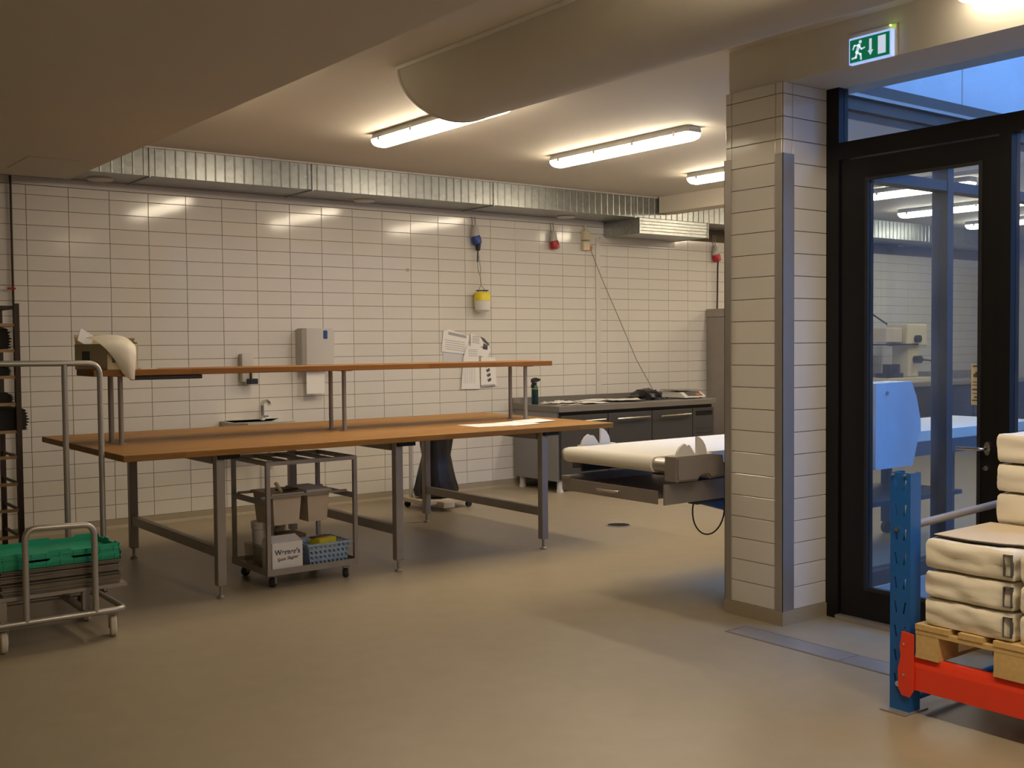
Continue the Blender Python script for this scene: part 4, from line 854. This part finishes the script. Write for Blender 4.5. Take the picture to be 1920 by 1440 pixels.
# ================================================================ PALLET RACK
pr = T('pallet_rack', 'blue upright pallet rack with a red load beam by the glass door', 'pallet rack', (2.15, -8.0, 0))
def upright(x, y, open_to=1, top=0.975):
    """C profile, slotted face at x facing -X when open_to=1"""
    w_ = 0.092; d_ = 0.072; yc = y
    bm = B(); n = 9; p0 = 0.08; pt = 0.099
    xf = x
    def quad(a, b, c_, d): bm.faces.new([bm.verts.new(q) for q in (a, b, c_, d)])
    Pf = lambda u, v: (xf, yc + w_/2 - u*w_, v)
    # strips: left edge, two slotted columns, middle, right edge
    for (u0, u1) in ((0, 0.14), (0.42, 0.58), (0.86, 1.0)): quad(Pf(u0, 0.006), Pf(u1, 0.006), Pf(u1, top), Pf(u0, top))
    for (u0, u1, sl) in ((0.14, 0.42, 0.32), (0.58, 0.86, -0.32)):
        quad(Pf(u0, 0.006), Pf(u1, 0.006), Pf(u1, p0), Pf(u0, p0)); quad(Pf(u0, p0+n*pt), Pf(u1, p0+n*pt), Pf(u1, top), Pf(u0, top))
        for j in range(n):
            v0 = p0+j*pt; v1 = v0+pt; um = (u0+u1)/2; hw = 0.042; hs = (u1-u0)*sl*0.5; za, zb = v0+0.026, v1-0.026
            o_ = [Pf(u0, v0), Pf(u1, v0), Pf(u1, v1), Pf(u0, v1)]; h = [Pf(um-hw+hs, za), Pf(um+hw+hs, za), Pf(um+hw-hs, zb), Pf(um-hw-hs, zb)]
            for k in range(4): quad(o_[k], o_[(k+1) % 4], h[(k+1) % 4], h[k])
    for s in (-1, 1):
        yy = yc+s*w_/2; quad((xf, yy, 0.006), (xf+d_, yy, 0.006), (xf+d_, yy, top), (xf, yy, top)); quad((xf+d_, yy, 0.006), (xf+d_, yy-s*0.02, 0.006), (xf+d_, yy-s*0.02, top), (xf+d_, yy, top))
    bmesh.ops.remove_doubles(bm, verts=bm.verts[:], dist=1e-5)
    o = pr.part('upright', bm, 'rackblue'); md = o.modifiers.new('thickness', 'SOLIDIFY'); md.thickness = 0.003; md.offset = -1
    pr.part('base_plate', bx1(x-0.045, x+0.115, y-0.055, y+0.062, 0, 0.006), 'steeld', under=o)
    return o
u1_ = upright(1.700, -6.688); upright(2.58, -6.688); upright(1.700, -9.48); upright(2.58, -9.48)
for z, y, c_ in ((0.965, -6.655, 0.007), (0.965, -6.71, 0.007), (0.745, -6.675, 0.013), (0.115, -6.685, 0.016)):
    bm = B(); cyl(bm, (1.690, y, z), (1.701, y, z), c_*0.75, 10); pr.part('bolt', bm, 'chrome' if c_ > .01 else 'steel', True, under=u1_)
bm = B(); tube(bm, [(1.76, -6.70, 0.755), (2.60, -6.70, 0.79)], 0.016, 10); pr.part('strut', bm, 'steeld', True)
bm = B(); tube(bm, [(1.77, -6.72, 0.055), (2.60, -6.70, 0.055)], 0.014, 10); pr.part('strut', bm, 'rackblue', True)
def beam(x0, x1, y0, y1):
    bm = B(); prism(bm, [(x0, 0.105), (x0, 0.20), (x0+0.006, 0.225), (x0+0.012, 0.24), (x1, 0.24), (x1, 0.105)], 'Y', y1, y0); b_ = pr.part('load_beam', bm, 'rackred')
    for y, s in ((y0, 1), (y1, -1)):
        bm = B(); prism(bm, [(y+s*0.055, 0.10), (y+s*0.04, 0.075), (y+s*0.005, 0.072), (y-s*0.012, 0.10), (y-s*0.012, 0.33), (y+s*0.04, 0.335), (y+s*0.05, 0.27), (y+s*0.045, 0.235), (y+s*0.058, 0.18)], 'X', x0-0.012 if x0 < 2 else x1, (x0-0.006) if x0 < 2 else x1+0.006)
        br = pr.part('connector', bm, 'rackred', under=b_)
        if x0 < 2:
            for z in (0.16, 0.285):
                bm = B(); cyl(bm, (x0-0.015, y+s*0.03, z), (x0-0.011, y+s*0.03, z), 0.006, 10); pr.part('beam_bolt', bm, 'chrome', True, under=b_)
beam(1.70, 1.745, -6.745, -9.43); beam(2.61, 2.655, -6.745, -9.43)

# pallet
pa = T('wooden_pallet', 'pale wooden pallet resting on the red rack beams', 'pallet', (2.2, -7.16, 0.24))
py0 = -6.762; px0, px1 = 1.695, 2.70
for yy, ww in ((py0, 0.10), (py0-0.3275, 0.145), (py0-0.70, 0.10)):
    pa.part('bottom_board', bx1(px0, px1, yy-ww, yy, 0.2405, 0.256), 'pine')
    for xx in (px0, 2.125, 2.555): pa.part('block', bx1(xx+0.001, xx+0.145, yy-ww+0.001, yy-0.001, 0.2565, 0.336), 'pine')
for xx in (px0, 2.125, 2.555): pa.part('cross_board', bx1(xx, xx+0.145, py0-0.80, py0, 0.3365, 0.356), 'pine')
for yy, ww in ((py0, 0.145), (py0-0.185, 0.10), (py0-0.3275, 0.145), (py0-0.515, 0.10), (py0-0.655, 0.145)):
    pa.part('deck_board', bx1(px0-0.003, px1, yy-ww, yy, 0.3565, 0.377), 'pine')
# sacks
def sack(x0, x1, y0, y1, z0, z1, label, seed, printed=False):
    cx, cy = (x0+x1)/2, (y0+y1)/2; t = T('flour_sack', label, 'sack', (cx, cy, z0), rz=0, group='paper sacks on the pallet')
    bm = B(); bmesh.ops.create_cube(bm, size=2.0); bmesh.ops.subdivide_edges(bm, edges=bm.edges[:], cuts=9, use_grid_fill=True)
    hx, hy, hz = (x1-x0)/2-0.004, (y1-y0)/2-0.004, (z1-z0)/2-0.003
    for v in bm.verts:
        x, y, z = v.co
        ez = 1 - 0.06*abs(z)**3
        kx = 1-0.03*(abs(y)**8)-0.035*abs(z)**6; ky = 1-0.03*(abs(x)**8)-0.03*abs(z)**6
        kz = 1-0.05*max(abs(x)**10, abs(y)**10)
        wv = noise.noise(Vector((x*2.2, y*2.2, z*1.2+seed)))*0.012 + noise.noise(Vector((x*7, y*7, z*4+seed*3)))*0.005
        v.co = Vector((x*hx*kx + (wv if abs(x) > 0.98 else 0), y*hy*ky + (wv if abs(y) > 0.98 else 0), hz + z*hz*kz + (min(0, wv)*0.6 if z > 0.98 else 0)))
    t.part('sack_body', bm, 'sack', True)
    if printed:
        bm = B(); a, b, c_, d = -hy*0.97, -hy*0.80, hz*0.35, hz*1.75; X_ = -hx-0.008
        for e in ((a, b, c_, c_+0.0025), (a, b, d-0.0025, d), (b-0.0025, b, c_, d), (a, a+0.0025, c_, d)): box(bm, X_, X_+0.02, e[0], e[1], e[2], e[3])
        t.part('printed_frame', bm, 'ink')
zs = [0.378, 0.492, 0.605, 0.728]; ord_ = ['bottom', 'middle', 'top']
for k in range(3):
    sack(1.700, 2.20, -7.165, -6.785, zs[k], zs[k+1], f'{ord_[k]} paper sack of the front stack next to the blue upright', 1.3*k+0.2, True)
    sack(1.700, 2.20, -7.56, -7.175, zs[k], zs[k+1], f'{ord_[k]} paper sack of the front stack cut by the right picture edge', 1.7*k+5.1)
    sack(2.215, 2.69, -7.20, -6.79, zs[k], zs[k+1], f'{ord_[k]} hidden paper sack supporting the taller rear stack', 2.1*k+9.0)
zs2 = [0.730, 0.868, 0.990, 1.118]
for k in range(3): sack(2.20, 2.68, -7.22, -6.80, zs2[k], zs2[k+1], f'{ord_[k]} paper sack of the raised rear stack before the door handle', 1.1*k+14.0)
ss = T('slip_sheet', 'thin brown slip sheet with a dark edge on top of the front sacks', 'sheet', (1.97, -6.97, 0.73))
bm = B(); prism(bm, [(1.76, -6.80), (1.745, -6.95), (1.765, -7.08), (1.80, -7.15), (2.20, -7.15), (2.20, -6.79)], 'Z', 0.732, 0.735); ss.part('paper', bm, 'kraft')
bm = B(); prism(bm, [(1.755, -6.80), (1.735, -6.95), (1.752, -7.08), (1.79, -7.155), (1.82, -7.155), (1.785, -7.08), (1.765, -6.95), (1.775, -6.80)], 'Z', 0.727, 0.7315); ss.part('dark_edge', bm, 'blackp')

# ================================================================ LEFT: DOLLY, TRAYS, CRATES
dl = T('tray_dolly', 'low tubular dolly with a hoop handle and white wheels', 'trolley', (-0.72, -3.25, 0))
dx0, dx1, dy0, dy1 = -1.08, -0.405, -3.52, -3.02
bm = B(); tube(bm, round_path([(-0.75, dy0, 0.15), (dx1, dy0, 0.15), (dx1, dy1, 0.15), (dx0, dy1, 0.15), (dx0, dy0, 0.15), (-0.75, dy0, 0.15)], 0.05), 0.0155, 10); dl.part('base_frame', bm, 'steel', True)
bm = B(); tube(bm, round_path([(-0.885, dy0, 0.15), (-0.885, dy0, 0.615), (-0.552, dy0, 0.605), (-0.552, dy0, 0.15)], 0.06), 0.0155, 10); dl.part('hoop_handle', bm, 'steel', True)
dl.part('deck_board', bx1(dx0+0.03, -0.375, -3.47, -3.04, 0.256, 0.274), 'steeld')
for x in (-0.98, -0.58):
    for y in (-3.44, -3.08): dl.part('deck_support', bx1(x-0.018, x+0.018, y-0.018, y+0.018, 0.16, 0.256), 'steeld')
dl.part('cross_bar', bx1(-0.598, -0.562, dy0, dy1, 0.14, 0.16), 'steeld'); dl.part('cross_bar', bx1(-0.998, -0.962, dy0, dy1, 0.14, 0.16), 'steeld')
for x, y, a in ((-0.455, -3.49, 1.35), (-0.985, -3.49, 1.5), (-0.47, -3.06, 1.2), (-1.0, -3.06, 2.0)): caster(dl, x, y, 0.15, 0.055, a, 'casterw', 'steeld', 0.016)
def pan(label, z, dx, dy, first=[None]):
    if first[0] is None:
        bm = B(); a, b, h = 0.29, 0.205, 0.020
        def rg(e, z_): return [(-a-e, -b-e, z_), (a+e, -b-e, z_), (a+e, b+e, z_), (-a-e, b+e, z_)]
        loft(bm, [rg(-0.006, 0), rg(0.0, h), rg(0.006, h), rg(0.006, h-0.003), rg(0.001, h-0.003), rg(-0.004, 0.002)]); first[0] = mesh_of('sheet_pan', bm, 'pan')
    o = put('sheet_pan', first[0], None, (-0.695+dx, -3.255+dy, z)); o['label'] = label; o['category'] = 'baking tray'; o['group'] = 'stack of steel baking trays on the dolly'; o.rotation_euler = (0, 0, rnd.gauss(0, 0.004))
N_P = 9; onames = ['lowest', 'second lowest', 'third lowest', 'fourth lowest', 'middle', 'fourth highest', 'third highest', 'second highest', 'highest']
for i in range(N_P): pan(f'{onames[i]} steel baking tray of the stack on the dolly', 0.2745+i*0.0135, rnd.uniform(-0.008, 0.008), rnd.uniform(-0.006, 0.006))
def crate(label, z, dx, rz, x0=-0.30, x1=0.30, y0=-0.20, y1=0.20, h=0.040):
    t = T('plastic_crate', label, 'crate', (-0.70+dx, -3.255, z), rz=rz, group='green crates on the baking trays')
    t.part('floor_panel', bx1(x0+0.004, x1-0.004, y0+0.004, y1-0.004, 0, 0.006), 'green')
    for (a, b, c_, d, lg) in ((x0, x1, y0, y0+0.006, 'x'), (x0, x1, y1-0.006, y1, 'x'), (x0, x0+0.006, y0, y1, 'y'), (x1-0.006, x1, y0, y1, 'y')):
        bm = B()
        L_ = (b-a) if lg == 'x' else (d-c_); s0 = a if lg == 'x' else c_
        pts = [(0, 0), (L_, 0), (L_, h), (L_*0.82, h), (L_*0.80, h*0.72), (L_*0.60, h*0.72), (L_*0.58, h), (L_*0.42, h), (L_*0.40, h*0.72), (L_*0.20, h*0.72), (L_*0.18, h), (0, h)]
        if lg == 'x': prism(bm, [(s0+u, v) for u, v in pts], 'Y', c_, d)
        else: prism(bm, [(s0+u, v) for u, v in pts], 'X', a, b)
        t.part('side_wall', bm, 'green')
    for i in range(9):
        xx = x0+0.03+i*(x1-x0-0.06)/8
        t.part('rib', bx1(xx-0.003, xx+0.003, y0-0.006, y0, 0.004, h*0.7), 'green')
    for yy in (y0-0.008, y1): t.part('rim_bar', bx1(x0-0.006, x1+0.006, yy, yy+0.008, h*0.34, h*0.46), 'green')
    for xx in (x0-0.008, x1): t.part('rim_bar', bx1(xx, xx+0.008, y0-0.006, y1+0.006, h*0.34, h*0.46), 'green')
crate('lower green plastic crate resting on the baking trays', 0.4035, 0.0, 0.0)
crate('upper green plastic crate nested on top of the other crate', 0.4440, -0.006, 0.012)

hc = T('hoop_trolley', 'trolley with a tall tubular push hoop behind the green crates', 'trolley', (-0.85, -2.55, 0))
yh = -2.80
bm = B(); tube(bm, round_path([(-0.292, yh, 0.10), (-0.292, yh, 1.415), (-1.60, yh, 1.43), (-1.60, yh, 0.10)], 0.07), 0.0165, 12); hc.part('push_hoop', bm, 'steel', True)
bm = B(); cyl(bm, (-0.487, yh, 0.10), (-0.487, yh, 1.41), 0.0165, 12); hc.part('hoop_post', bm, 'steel', True)
bm = B(); tube(bm, [(-0.292, yh, 0.105), (-0.292, -2.25, 0.105), (-1.60, -2.25, 0.105), (-1.60, yh, 0.105), (-0.292, yh, 0.105)], 0.015, sq=True); hc.part('base_frame', bm, 'rackdark')
for x, y, a in ((-0.40, -2.78, 2.6), (-1.5, -2.78, 0.4), (-0.40, -2.30, 2.0), (-1.5, -2.30, 0.0)): caster(hc, x, y, 0.10, 0.037, a, 'casterw', 'rackdark', 0.014)

# ================================================================ OVEN RACK AT THE LEFT EDGE
rk = T('oven_rack', 'tall burnt brown oven rack at the left picture edge', 'rack', (-0.75, -1.40, 0))
rx1, rx0, ry0, ry1 = -0.458, -1.06, -1.60, -1.13
for x in (rx0, rx1):
    for y in (ry0, ry1): rk.part('post', bx1(x-0.016, x+0.016, y-0.016, y+0.016, 0.10, 1.795), 'rackdark')
zr = [1.76, 1.645, 1.478, 1.306, 1.13, 0.95, 0.783, 0.607, 0.435, 0.26]
for i, z in enumerate(zr):
    rk.part('rung', bx1(rx0+0.016, rx1-0.016, ry0-0.008, ry0+0.008, z, z+0.02), 'rackdark' if i == 0 else 'rackrung')
    for x in (rx0, rx1): rk.part('tray_runner', bx1(x-0.008, x+0.008, ry0+0.016, ry1-0.016, z, z+0.016), 'rackdark')
for x in (rx0, rx1):
    for y in (ry0, ry1): 
        bm = B(); cyl(bm, (x-0.015, y, 0.05), (x+0.015, y, 0.05), 0.05, 16); rk.part('wheel', bm, 'rubber', True)
def shaggy(label, z, x1_, h, seed):
    bm = B(); n = 26; x0_ = -1.03; rr = random.Random(seed)
    rings = []
    y0_, y1_ = ry0-0.012+0.03, ry1-0.02
    pts_top = []
    rightp = []
    m_ = 14
    for i in range(m_+1):
        zz = z + h*i/m_; rightp.append((x1_ + (0.022 if i % 2 else -0.004)*rr.uniform(0.4, 1.1) - 0.05*abs(i/m_-0.45)**2, zz))
    topp = []
    for i in range(1, 16): topp.append((x1_-i*(x1_-x0_)/16, z + h + rr.uniform(-0.02, 0.012)))
    prism(bm, [(x0_, z)] + rightp + topp + [(x0_, z+h)], 'Y', y0_, y1_)
    return single('proofing_mat', bm, 'soot', label, 'mat', (-0.75, -1.37, z), group='black shaggy mats in the oven rack')
shaggy('highest black shaggy mat bundle in the oven rack', 1.499, -0.50, 0.135, 1)
shaggy('thin black mat bundle second from the top in the oven rack', 1.151, -0.50, 0.05, 2) if False else None
shaggy('thin flat black mat bundle in the middle of the oven rack', 1.327-0.176+0.001, -0.49, 0.055, 2)
shaggy('small black mat bundle above the lowest one in the oven rack', 1.327, -0.50, 0.06, 3)
shaggy('lowest black mat bundle sticking out at the right of the oven rack', 0.971, -0.405, 0.135, 4)
single('rack_tray', bx1(-1.03, -0.40, ry0+0.02, ry1-0.02, 0.967, 0.9705), 'rackdark', 'dark tray under the lowest mat bundle in the oven rack', 'baking tray', (-0.75, -1.37, 0.967))
